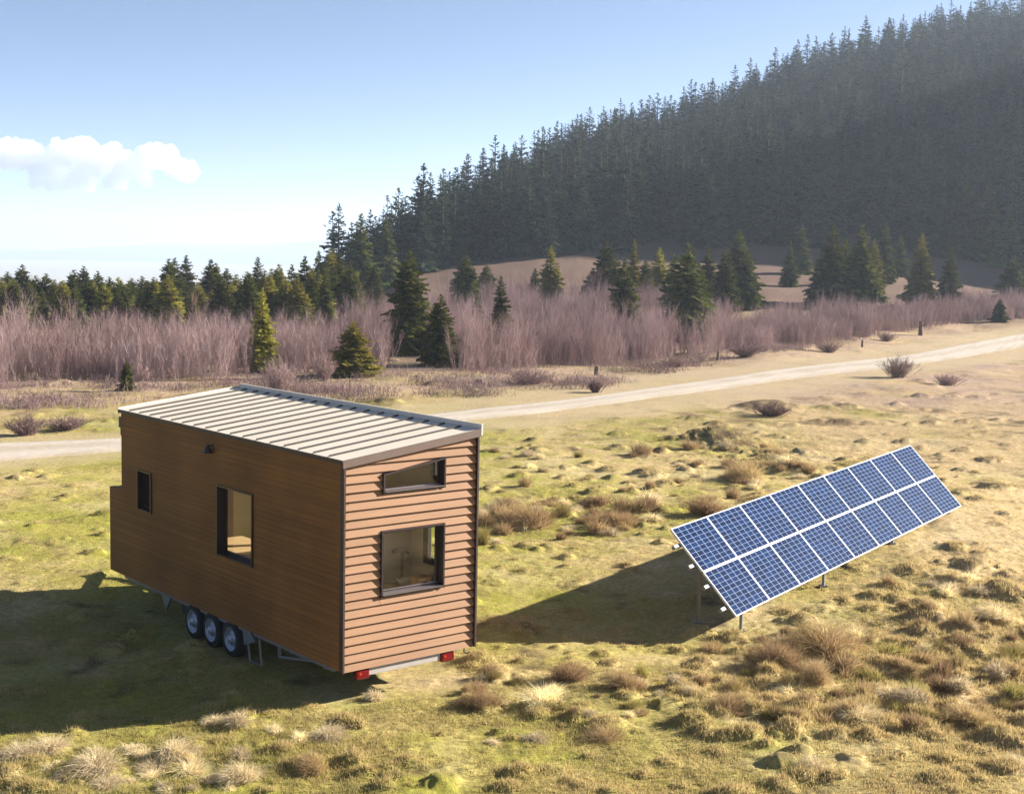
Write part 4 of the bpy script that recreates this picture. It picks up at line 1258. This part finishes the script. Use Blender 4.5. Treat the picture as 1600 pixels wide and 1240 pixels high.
CLEAR = [(640, 84, 96, 505), (687, 62, 88, 572), (783, 42, 104, 500), (976, 66, 118, 485), (1074, 82, 116, 490), (1152, 66, 140, 465), (410, 50, 83, 582), (860, 46, 150, 462), (728, 62, 150, 460), (552, 72, 80, 590)]
ok = np.ones(len(pos), bool)
for (tx, tw, ty, tb__) in CLEAR:
    d0 = ray(tx, 450); cx = 800 + F_PX * pos[:, 0] / pos[:, 1]; ctx = 800 + F_PX * d0[0] / d0[1]
    lim = CAM_H + ray(tx, tb__)[2] / ray(tx, tb__)[1] * pos[:, 1]
    ok &= ~((np.abs(cx - ctx) < tw * .5) & (pos[:, 1] < ty + 1.5) & (pz + 2.9 > lim))
pos = pos[ok]; pz = pz[ok]
hts = rng.uniform(2.3, 3.7, len(pos)) * (1 + .42 * fbm(pos[:, 0] / 9, pos[:, 1] / 9, 3, 71)) * np.where(rng.random(len(pos)) < .07, 1.3, 1.0) * np.interp(pos[:, 0] / pos[:, 1], [-.36, -.12, -.06, .06, .12, .18, .36], [.86, .86, 1.0, 1.05, .85, .68, .66])
me = thicket_mesh('bare_thicket', np.stack([pos[:, 0], pos[:, 1], pz], 1), hts * .9, 9, 46, rng, 'twig', spread=.42, wst=.017, wtw=.0125)
tag(link('bare_thicket', me), 'thicket of leafless mauve saplings and shrubs', 'thicket', kind='stuff')
# low dry scrub between thicket and road
pos = []
for k in range(9000):
    px = rng.uniform(-60, 1640); f0 = np.interp(px, FRX, FRY)
    r0_ = np.interp(px, [p[0] for p in UP], [p[1] for p in UP])
    py = rng.uniform(f0 - 4, min(r0_ - 5, f0 + 42 * (1 - sstep(900, 1150, px) * .75)))
    p = flat(px, py)
    if gnoise(p[0] / 6, p[1] / 6, 88) + .25 * gnoise(p[0] / 2, p[1] / 2, 89) < rng.uniform(-.25, .4): continue
    pos.append(p)
    if len(pos) > 1500: break
pos = np.array(pos); pz = height(pos[:, 0], pos[:, 1])
me = thicket_mesh('low_scrub', np.stack([pos[:, 0], pos[:, 1], pz], 1), rng.uniform(.3, .8, len(pos)), 12, 6, rng, 'twig', spread=1.0, wst=.025, wtw=.018)
tag(link('low_scrub', me), 'low dry scrub between the thicket and the road', 'scrub', kind='stuff')


# ------------------------------------------------------------------ single bushes, stumps and posts
def bush(px, py, wpx, hpx, label, mat='twigdark'):
    x, y = at(px, py); z = hz(x, y); W = wpx / F_PX * y; H = hpx / F_PX * y
    R = np.random.default_rng(int(px * 7 + py)); n = 120
    ang = R.uniform(0, 6.28, n); lean = R.uniform(0, 1, n) ** .6
    d = norm(np.stack([np.cos(ang) * lean * W / 2, np.sin(ang) * lean * W / 2, H * (1.05 - .45 * lean)], 1))
    b = np.stack([R.normal(0, W * .08, n), R.normal(0, W * .08, n), np.full(n, -.05)], 1)
    Ln = np.hypot(W / 2 * lean, H * (1.05 - .45 * lean)) * R.uniform(.75, 1.05, n)
    V1, F1 = ribbons(b, d, Ln, np.full(n, .03), R)
    tw = 26; s = R.uniform(.2, 1, (n, tw))
    tb_ = (b[:, None] + d[:, None] * (Ln[:, None] * s)[..., None]).reshape(-1, 3)
    td = norm(np.repeat(d, tw, 0) + R.normal(0, .55, (n * tw, 3)))
    V2, F2 = ribbons(tb_, td, np.repeat(Ln, tw) * R.uniform(.12, .32, n * tw), np.full(n * tw, .013), R)
    T = np.repeat(R.uniform(0, 1, n + n * tw), 3)
    me = raw_mesh('bare_bush', np.concatenate([V1, V2]), np.concatenate([F1, F2 + len(V1)]), M[mat], tint=T)
    return tag(link('bare_bush', me, loc=(x, y, z)), label, 'bush', 'single bare bushes along the road')


bush(1402, 590, 66, 36, 'round leafless bush on the near verge of the gravel road beside its dark shadow')
bush(1295, 551, 50, 22, 'dark-stemmed low bush at the scrub front, above the far end of the solar table')
bush(1385, 531, 36, 16, 'small dark bush on the grass beyond the road near the pale post')
bush(1055, 571, 50, 20, 'spreading dark bush on the far verge where the thicket front bends back')
bush(1165, 560, 66, 22, 'row-like dark bush with thick stems at the thicket front right of the spreading bush')
bush(830, 601, 90, 24, 'wide low mauve bush in front of the thicket left of the dark stump', 'twig')
bush(930, 613, 30, 20, 'thin twiggy bush standing on the far edge of the gravel road')
bush(215, 596, 44, 28, 'pale feathery bush at the thicket front behind the left end of the roof', 'twig')
bush(435, 615, 70, 60, 'tall pale twiggy bush in front of the slim yellow-green spruce', 'twig')
bush(505, 596, 46, 44, 'pale forked bush beside the short bright-green spruce', 'twig')
bush(1205, 650, 70, 22, 'low dark heathery bush on an earth bank below the gravel road')
bush(1480, 600, 50, 20, 'sparse tan bush in the ditch right of the round leafless bush', 'twig')
bush(105, 672, 80, 24, 'grey brush heap beside the far edge of the road at the left', 'twig')
bush(40, 680, 70, 34, 'brown brush by the far edge of the road near the left picture edge', 'twig')


def stake(name, px, py, hpx, w, label, cat, lean=0):
    x, y = at(px, py); z = hz(x, y); H = hpx / F_PX * y
    R = random.Random(int(px)); mb = MB(); n = 7
    prev = None
    for k in range(5):
        t = k / 4; ring = []
        for i in range(n):
            a = 2 * math.pi * i / n; r = w * (1 - .25 * t) * R.uniform(.85, 1.15)
            ring.append((r * math.cos(a) + lean * t * H, r * math.sin(a), -.1 + t * (H + .1) + (R.uniform(-.06, .06) * H if k == 4 else 0)))
        base = len(mb.v); mb.v += ring
        if prev is not None:
            for i in range(n): j = (i + 1) % n; mb.f.append((prev + i, prev + j, base + j, base + i))
        prev = base
    mb.f.append(tuple(prev + i for i in range(n)))
    o = link(name, mb.mesh(name, M['post'])); o.location = (x, y, z)
    return tag(o, label, cat)


stake('tree_stump', 931, 586, 14, .16, 'dark broken tree stump standing on the far verge of the road', 'stump', .12)
stake('wooden_post', 1347, 543, 11, .10, 'short dark wooden post on the grass beyond the road', 'post')
stake('wooden_post', 1438, 524, 22, .22, 'broad pale weathered post at the edge of the bare scrub', 'post')
stake('wooden_post', 1121, 562, 14, .12, 'dark stub of a post at the thicket front above the road', 'post', .1)
stake('wooden_post', 547, 612, 20, .05, 'thin dark stake rising behind the roof of the house', 'post')
stake('earth_stump', 749, 600, 7, .28, 'low dark rounded stump in the pale scrub beyond the road', 'stump')


# ------------------------------------------------------------------ tussocks
def tussock_mesh(seed, mat, blades, spread, curl, stiff, bw=1.0):
    R = np.random.default_rng(seed); V, Fc, T = [], [], []
    heads = [(0, 0, .30, 1.0)] + [(R.normal(0, .24), R.normal(0, .24), R.uniform(.10, .20), R.uniform(.45, .95)) for _ in range(5)]
    sw = R.uniform(0, 6.28); sweep = np.array([math.cos(sw), math.sin(sw), 0]) * R.uniform(.15, .45)
    for k in range(blades):
        hx, hy, hr, hh = heads[0] if R.random() < .45 else heads[R.integers(1, 6)]
        a = R.uniform(0, 6.28); rr = hr * math.sqrt(R.random())
        b = np.array([hx + rr * math.cos(a), hy + rr * math.sin(a), -.06 + .18 * max(0, 1 - (rr / hr) ** 2) * (1 - stiff) * hh])
        a2 = a + R.normal(0, .9); ln = R.uniform(.35, 1.0) * hh * (1.25 if R.random() < .06 else 1)
        tilt = (rr / hr) * spread + R.normal(0, .25)
        out = np.array([math.cos(a2), math.sin(a2), 0])
        d1 = out * math.sin(tilt) + np.array([0, 0, math.cos(tilt)]) + sweep * .6; d1 /= np.linalg.norm(d1)
        tilt2 = tilt + curl * R.uniform(.5, 1.4)
        d2 = out * math.sin(tilt2) + np.array([0, 0, math.cos(tilt2)]) + sweep * 1.4; d2 /= np.linalg.norm(d2)
        side = np.cross(d1, R.standard_normal(3)); side /= np.linalg.norm(side)
        w = R.uniform(.009, .018) * bw
        p1 = b + d1 * ln * .55; p2 = p1 + d2 * ln * .45
        i0 = len(V); V += [b - side * w, b + side * w, p1 + side * w * .7, p1 - side * w * .7, p2]
        Fc += [(i0, i0 + 1, i0 + 2), (i0, i0 + 2, i0 + 3), (i0 + 3, i0 + 2, i0 + 4)]
        c = np.clip(R.normal(.5, .25), 0, 1); T += [c] * 5
    return raw_mesh('grass_tussock', np.array(V), np.array(Fc), M[mat], tint=np.array(T))


TUS = {
    'straw': [tussock_mesh(500 + i, 'straw', 760, 1.0, .9, .2) for i in range(4)],
    'rush': [tussock_mesh(520 + i, 'rush', 640, .6, .35, .8) for i in range(4)],
    'green': [tussock_mesh(540 + i, 'greenrush', 600, .65, .45, .7) for i in range(3)],
}

TUS['straw_big'] = [tussock_mesh(560 + i, 'straw', 1500, 1.0, .9, .2, .55) for i in range(3)]
TUS['rush_big'] = [tussock_mesh(570 + i, 'rush', 1900, .75, .55, .6, .42) for i in range(3)]


def tussock(kind, px, py, wpx, hpx, label, group):
    x, y = at(px, py)
    for _ in range(2):                      # meet the bumpy ground under the pixel
        z = hz(x, y); d = ray(px, py); t = (z - CAM_H) / d[2]; x, y = d[0] * t, d[1] * t
    z = hz(x, y)
    s = wpx / F_PX * y / 1.15; h = hpx / F_PX * y / .85
    if wpx >= 46 and kind + '_big' in TUS: kind += '_big'
    o = link('grass_tussock', random.choice(TUS[kind]), loc=(x, y, z - .02))
    o.rotation_euler = (random.uniform(-.12, .12), random.uniform(-.12, .12), random.uniform(0, 6.28)); o.scale = (s, s * random.uniform(.85, 1.1), h)
    return tag(o, label, 'grass tussock', group)


G1_, G2_, G3_, G4_ = 'tussocks in front of the house', 'tussocks near the gable end', 'tussocks in the rough corner below the solar table', 'tussocks on the meadow behind the house'
for a in [
    ('straw', 30, 1178, 64, 26, 'pale straw tussock at the left picture edge just below the house shadow'),
    ('straw', 78, 1166, 56, 22, 'pale straw tussock touching the tip of the house shadow'),
    ('straw', 150, 1200, 74, 34, 'long pale tussock in the bottom left with a dark hollow under its right end'),
    ('straw', 165, 1228, 48, 22, 'rounded pale tussock at the very bottom, left of the pale cluster'),
    ('straw', 272, 1180, 62, 34, 'tallest shaggy tussock at the top of the pale foreground cluster'),
    ('straw', 238, 1200, 50, 22, 'flat tussock on the left flank of the pale foreground cluster'),
    ('straw', 296, 1205, 60, 24, 'broad tussock on the right flank of the pale foreground cluster'),
    ('straw', 228, 1180, 40, 18, 'small tussock with a brown heart at the left top of the pale foreground cluster'),
    ('straw', 372, 1180, 40, 20, 'brown-hearted tussock between the pale cluster and the shadow edge'),
    ('straw', 378, 1214, 70, 34, 'wide shaggy tussock with a dark centre low in the foreground'),
    ('rush', 485, 1202, 48, 30, 'brown-sided tussock like a small haycock in the foreground'),
    ('straw', 508, 1152, 50, 28, 'bright blond tussock to the upper right of the haycock one'),
    ('straw', 470, 1156, 34, 18, 'small blond tussock beside the bright blond one'),
    ('straw', 430, 1142, 30, 18, 'small straw tuft midway along the shadow edge'),
    ('straw', 372, 1128, 40, 24, 'spiky straw tussock right at the shadow edge in front of the wheels'),
    ('straw', 335, 1128, 34, 18, 'low straw tuft left of the spiky one at the shadow edge')]:
    tussock(*a, G1_)
for a in [
    ('straw', 585, 1092, 34, 24, 'thin pale tuft in front of the lit bumper'),
    ('rush', 752, 1100, 46, 34, 'brown wispy tussock under the right tail light'),
    ('rush', 745, 1080, 44, 20, 'dark brown tussock behind the wispy one near the gable corner'),
    ('straw', 850, 1102, 64, 42, 'large fan-shaped straw tussock with a green skirt in front of the panel shadow'),
    ('greenrush', 872, 1106, 44, 26, 'green tussock against the right side of the large fan-shaped one'),
    ('rush', 893, 1060, 50, 34, 'mauve-brown tussock on the lower rim of the panel shadow'),
    ('rush', 972, 1072, 58, 40, 'dark upright rush tussock below the panel shadow'),
    ('greenrush', 1003, 1058, 24, 36, 'slim olive rush tuft right behind the dark upright tussock'),
    ('rush', 950, 1152, 54, 28, 'cut-off brown tussock like a brush, alone on the green turf'),
    ('straw', 838, 1156, 36, 18, 'faint wiry tuft on the open turf below the fan-shaped tussock'),
    ('straw', 770, 1160, 22, 12, 'tiny cone-shaped tuft on the open turf')]:
    tussock('green' if a[0] == 'greenrush' else a[0], *a[1:], G2_)
for a in [
    ('rush', 1290, 1016, 104, 62, 'largest bushy brown rush tussock, below the middle of the solar table'),
    ('rush', 1210, 1040, 62, 44, 'upright brown tussock left of the largest bushy one'),
    ('rush', 1275, 1064, 50, 44, 'leaning pale-stemmed tussock in front of the largest bushy one'),
    ('rush', 1320, 1050, 44, 32, 'brown curled tussock right in front of the largest bushy one'),
    ('rush', 1140, 1108, 62, 36, 'spiky brown tussock at the left end of the rough corner'),
    ('straw', 1340, 1120, 66, 24, 'flattened pinkish-pale tussock at the lower rim of the rough corner'),
    ('rush', 1512, 1122, 74, 34, 'wide brown tussock with pale bent stems at the lower right of the rough corner'),
    ('rush', 1470, 1055, 40, 36, 'upright tawny tuft at the top right of the rough corner'),
    ('straw', 1272, 1200, 56, 30, 'swept-over pale tussock beside a dark earth lump at the bottom'),
    ('straw', 1590, 1200, 46, 26, 'pale tussock at the right picture edge near the bottom'),
    ('straw', 1530, 925, 34, 18, 'small blond tussock among the dark clods right of the solar table'),
    ('straw', 1555, 970, 54, 26, 'blond swept tussock over dark clods near the right edge'),
    ('rush', 1505, 985, 40, 32, 'tawny tussock between two heaps of dark clods'),
    ('straw', 1390, 1085, 44, 24, 'matted straw tussock in the middle of the rough corner')]:
    tussock(*a, G3_)
for a in [
    ('green', 754, 850, 24, 40, 'green-footed rush tuft against the right corner of the house'),
    ('rush', 833, 822, 76, 48, 'large purple-brown rush tussock in the band behind the house'),
    ('green', 880, 800, 34, 26, 'olive tussock at the top of the band behind the house'),
    ('rush', 790, 815, 44, 32, 'brown tussock between the house corner and the large purple-brown one'),
    ('rush', 1100, 802, 66, 40, 'tall split rush tussock just behind the near corner of the solar table'),
    ('rush', 1146, 778, 26, 22, 'small dark rush tuft right of the tall split one'),
    ('rush', 820, 760, 24, 22, 'lone small rush tuft on the open meadow above the band'),
    ('rush', 1165, 742, 58, 34, 'pinkish rush tussock below the large dark mound'),
    ('rush', 998, 710, 36, 20, 'dark low tussock on the meadow under the road bend'),
    ('straw', 826, 712, 26, 16, 'pale pointed tuft on the meadow right of the roof corner'),
    ('rush', 955, 822, 56, 34, 'dark-shaded tussock at the right end of the band behind the house'),
    ('rush', 1000, 800, 40, 28, 'dark tussock just above the right end of the band')]:
    tussock(*a, G4_)
R_ = random.Random(4)


def inside(px, py, P):
    c = False
    for i in range(len(P)):
        (x0, y0), (x1, y1) = P[i], P[i - 1]
        if (y0 > py) != (y1 > py) and px < (x1 - x0) * (py - y0) / (y1 - y0) + x0: c = not c
    return c


def fill(P, n, kinds, w0, w1, asp, label, group):
    xs = [p[0] for p in P]; ys = [p[1] for p in P]; k = 0
    while k < n:
        px, py = R_.uniform(min(xs), max(xs)), R_.uniform(min(ys), max(ys))
        if not inside(px, py, P): continue
        w = R_.uniform(w0, w1); tussock(R_.choice(kinds), px, py, w, w * R_.uniform(*asp), label, group); k += 1


fill([(1095, 1010), (1250, 985), (1600, 1010), (1620, 1110), (1400, 1140), (1230, 1125), (1060, 1100)], 88, ['rush', 'rush', 'straw', 'green'], 18, 46, (.4, .85), 'one of the many low tussocks matting the rough corner', 'low tussocks matting the rough corner')
fill([(745, 800), (860, 785), (1015, 785), (1020, 815), (960, 835), (760, 850)], 46, ['rush', 'rush', 'straw'], 16, 40, (.4, .8), 'one of the small tussocks in the band of rough grass behind the house', 'small tussocks of the band behind the house')
fill([(1080, 690), (1200, 700), (1290, 735), (1180, 770), (1060, 730)], 22, ['rush', 'rush', 'straw'], 14, 34, (.4, .7), 'one of the small tussocks around the dark mound', 'small tussocks around the dark mound')
fill([(1380, 890), (1590, 890), (1600, 1010), (1400, 1000)], 22, ['straw', 'rush'], 14, 32, (.4, .7), 'one of the small tussocks among the dark clods', 'small tussocks among the clods')
fill([(180, 1165), (330, 1165), (360, 1235), (0, 1235), (0, 1190), (110, 1190)], 26, ['straw'], 18, 38, (.35, .6), 'one of the small straw tufts around the pale foreground cluster', 'small straw tufts of the foreground')
fill([(760, 680), (1060, 680), (1080, 800), (760, 790)], 26, ['rush', 'green', 'straw'], 8, 20, (.4, .8), 'one of the tiny tufts dotted over the meadow behind the house', 'tiny tufts dotted over the meadow')
fill([(620, 1055), (780, 1050), (1040, 1060), (1120, 1120), (860, 1130)], 24, ['rush', 'green', 'straw'], 12, 30, (.4, .8), 'one of the small tufts between the gable end and the rough corner', 'small tufts before the gable end')


# ------------------------------------------------------------------ short turf, one mass
def bump_at(x, y):
    height(x, y); return height.bz


def turf():
    R = np.random.default_rng(55); n = 120000
    px = R.uniform(-60, 1660, n); py = 650 + 620 * R.random(n) ** .8
    D = CR[None] * ((px - 800) / F_PX)[:, None] + CU[None] * ((620 - py) / F_PX)[:, None] + CF[None]
    t = -CAM_H / D[:, 2]; x, y = D[:, 0] * t, D[:, 1] * t
    keep = (fbm(x / 1.6, y / 1.6, 3, 301) + .6 * rough_mask(x, y) + 2.2 * bump_at(x, y) > R.uniform(-.5, .45, n)) & (y < 60) & (road_mask(x, y) < .15)
    hu, hv = house_uv(x, y); keep &= ~((hu > 0) & (hu < 2.5) & (hv > 0) & (hv < 8.3))
    x, y = x[keep], y[keep]
    ex = [(x, y)]
    for (bx, by, br, bh) in BUMPS:
        if by < 48 and R.random() < .5:
            k = int(min(130, 14 + 330 * br * br)); ex.append((R.normal(bx, br * .75, k), R.normal(by, br * .75, k)))
    x = np.concatenate([e[0] for e in ex]); y = np.concatenate([e[1] for e in ex])
    hu, hv = house_uv(x, y); k = ~((hu > -.1) & (hu < 2.6) & (hv > -.1) & (hv < 8.4)); x, y = x[k], y[k]
    z = height(x, y); n = len(x); nb = 7; tall = 1 + .7 * np.clip(height.bz / .10, 0, 1); onb = np.clip(height.bz / .05, 0, 1)
    b = np.repeat(np.stack([x, y, z - .01], 1), nb, 0) + np.concatenate([R.normal(0, .035, (n * nb, 2)), np.zeros((n * nb, 1))], 1)
    sc = np.repeat(R.uniform(.02, .062, n) * (1 + .8 * rough_mask(x, y)) * tall, nb) * R.uniform(.6, 1.2, n * nb)
    d = norm(np.concatenate([R.normal(0, .5, (n * nb, 2)), np.ones((n * nb, 1))], 1))
    V, Fc = ribbons(b, d, sc, np.full(n * nb, .012) * R.uniform(.7, 1.4, n * nb), R)
    g = np.clip(.55 + .5 * fbm(x / 3, y / 3, 3, 311) + .5 * sstep(2, 9, x) + .45 * onb, 0, 1)
    T = np.repeat(np.clip(np.repeat(g, nb) + R.normal(0, .2, n * nb), 0, 1), 3)
    tag(link('short_grass', raw_mesh('short_grass', V, Fc, M['turf'], tint=T)), 'short dry and green turf blades over the meadow', 'grass', kind='stuff')


turf()


# ------------------------------------------------------------------ far hills, cloud
def ridge_mesh():
    px = np.linspace(-500, 2100, 260); D = 6200.0
    V = []
    for p in px:
        d = ray(p, 380); az = d[0] / d[1]
        top = 384 + 6 * math.sin(p / 130) + 5 * math.sin(p / 61 + 1) - 8 * math.exp(-((p - 430) / 190) ** 2) + 3 * float(fbm(np.array([p / 30]), np.array([2.0]), 3, 9)[0]) + 12 * sstep(560, 800, p)
        zt = px_top(p, top, D)
        for k in range(5):
            t = k / 4; yy = D + 250 * t - 0; V.append((az * (yy - 150 * (1 - t)), yy - 900 * (1 - t), -40 + (zt + 40) * math.sin(t * math.pi / 2)))
    V = np.array(V); i = np.arange(len(px) - 1)[:, None] * 5 + np.arange(4)[None]
    Fc = np.stack([i, i + 5, i + 6, i + 1], -1).reshape(-1, 4)
    m = simple('far_haze_paled_hills', (.17, .18, .17), .95)  # ridge colour lightened, so part of the haze sits in it
    return tag(link('distant_hills', raw_mesh('distant_hills', V, Fc, m, smooth=True)), kind='structure')


ridge_mesh()


def cloud():
    import bmesh
    bm = bmesh.new(); bmesh.ops.create_icosphere(bm, subdivisions=3, radius=1.0)
    SV = np.array([v.co for v in bm.verts]); SF = np.array([[v.index for v in f.verts] for f in bm.faces]); bm.free()
    D = 9000.0; s = D / F_PX
    R = np.random.default_rng(14)
    blobs = []
    prof = [(-60, 252, 34), (-20, 250, 32), (15, 248, 30), (45, 250, 30), (70, 262, 30), (100, 250, 30), (128, 243, 27), (150, 258, 30), (172, 250, 24), (195, 262, 28), (215, 268, 24), (240, 252, 24), (258, 250, 22), (275, 266, 22), (290, 274, 16), (90, 285, 26), (130, 285, 26), (180, 284, 22), (60, 285, 18), (225, 282, 16)]
    for (px, py, r) in prof: blobs.append((px, py, r, 0))
    for k in range(120):
        b = prof[R.integers(15)]; a = R.uniform(.2, 2.94)
        blobs.append((b[0] + math.cos(a) * b[2] * .85, b[1] - math.sin(a) * b[2] * .75, R.uniform(5, 13), R.uniform(-18, 18)))
    VV, FF = [], []; off = 0
    for (px, py, r, dy) in blobs:
        d = ray(px, py); y = D + dy * s; c = np.array([d[0] / d[1] * y, y, CAM_H + d[2] / d[1] * y])
        P = SV * r * s; P[:, 2] = np.where(P[:, 2] < 0, P[:, 2] * .6, P[:, 2])
        VV.append(P + c); FF.append(SF + off); off += len(SV)
    V = np.concatenate(VV)
    tmp = bpy.data.objects.new('cloud_tmp', raw_mesh('cloud_tmp', V, np.concatenate(FF), M['white'])); COL.objects.link(tmp)
    rm = tmp.modifiers.new('r', 'REMESH'); rm.mode = 'VOXEL'; rm.voxel_size = 8.0
    dg = bpy.context.evaluated_depsgraph_get(); ev = tmp.evaluated_get(dg)
    me = bpy.data.meshes.new_from_object(ev); bpy.data.objects.remove(tmp)
    n = len(me.vertices); P = np.empty(n * 3, np.float32); me.vertices.foreach_get('co', P); P = P.reshape(-1, 3)
    Nn = np.empty(n * 3, np.float32); me.vertices.foreach_get('normal', Nn); Nn = Nn.reshape(-1, 3)
    P = P + Nn * (34 * fbm(P[:, 0] / 75 + P[:, 1] / 140, P[:, 2] / 75 + P[:, 1] / 90, 5, 600, .62))[:, None]
    me.vertices.foreach_set('co', P.astype(np.float32).ravel()); me.update()
    m, nt, out = nmat('cloud_vapour')
    vs = N(nt, 'ShaderNodeVolumeScatter', Density=.013, Anisotropy=.2); vs.inputs['Color'].default_value = (1, 1, 1, 1)
    nt.links.new(vs.outputs[0], out.inputs['Volume'])
    me.materials.clear(); me.materials.append(m)
    o = link('cloud', me)
    return tag(o, 'single white cumulus cloud low in the sky over the left tree row', 'cloud')


cloud()

# ------------------------------------------------------------------ haze
mb = MB(); mb.box(-7500, 7500, -7500, 7500, -75, 175)
m, nt, out = nmat('haze_air')
pv = N(nt, 'ShaderNodeVolumePrincipled'); pv.inputs['Density'].default_value = .00023; pv.inputs['Color'].default_value = (.66, .80, 1.0, 1); pv.inputs['Anisotropy'].default_value = .35
nt.links.new(pv.outputs[0], out.inputs['Volume'])
tag(mb.build('haze', m), 'thin bluish haze over the hills', 'haze', kind='stuff')

# ------------------------------------------------------------------ light, world, camera
sd = bpy.data.lights.new('sun', 'SUN'); sd.energy = 5.0; sd.angle = math.radians(.55); sd.color = (1.0, .92, .79)
so = bpy.data.objects.new('sun', sd); COL.objects.link(so)
S = Vector((SUN_H[0] * math.cos(SUN_EL), SUN_H[1] * math.cos(SUN_EL), math.sin(SUN_EL)))
so.rotation_euler = S.to_track_quat('Z', 'Y').to_euler(); so.location = (40, 10, 60)
w = bpy.data.worlds.new('World'); scene.world = w; w.use_nodes = True
nt = w.node_tree; nt.nodes.clear()
sky = N(nt, 'ShaderNodeTexSky'); sky.sky_type = 'NISHITA'; sky.sun_disc = False
sky.sun_elevation = SUN_EL; sky.sun_rotation = math.atan2(SUN_H[0], SUN_H[1]); sky.altitude = 1500; sky.air_density = .48; sky.dust_density = .9; sky.ozone_density = .9
bg = N(nt, 'ShaderNodeBackground', Strength=.05); wo = N(nt, 'ShaderNodeOutputWorld')
nt.links.new(sky.outputs[0], bg.inputs[0]); nt.links.new(bg.outputs[0], wo.inputs[0])

cd = bpy.data.cameras.new('camera'); cd.sensor_width = 36; cd.lens = 36 * F_PX / 1600; cd.clip_start = .1; cd.clip_end = 40000
co = bpy.data.objects.new('camera', cd); COL.objects.link(co)
co.matrix_world = Matrix(((CR[0], CU[0], -CF[0], 0), (CR[1], CU[1], -CF[1], 0), (CR[2], CU[2], -CF[2], CAM_H), (0, 0, 0, 1)))
scene.camera = co
scene.view_settings.view_transform = 'Standard'; scene.view_settings.look = 'None'; scene.view_settings.gamma = 1; scene.view_settings.exposure = 1.9
scene.cycles.max_bounces = 8; scene.cycles.diffuse_bounces = 3; scene.cycles.transparent_max_bounces = 16; scene.cycles.volume_bounces = 12
scene.cycles.use_denoising = True
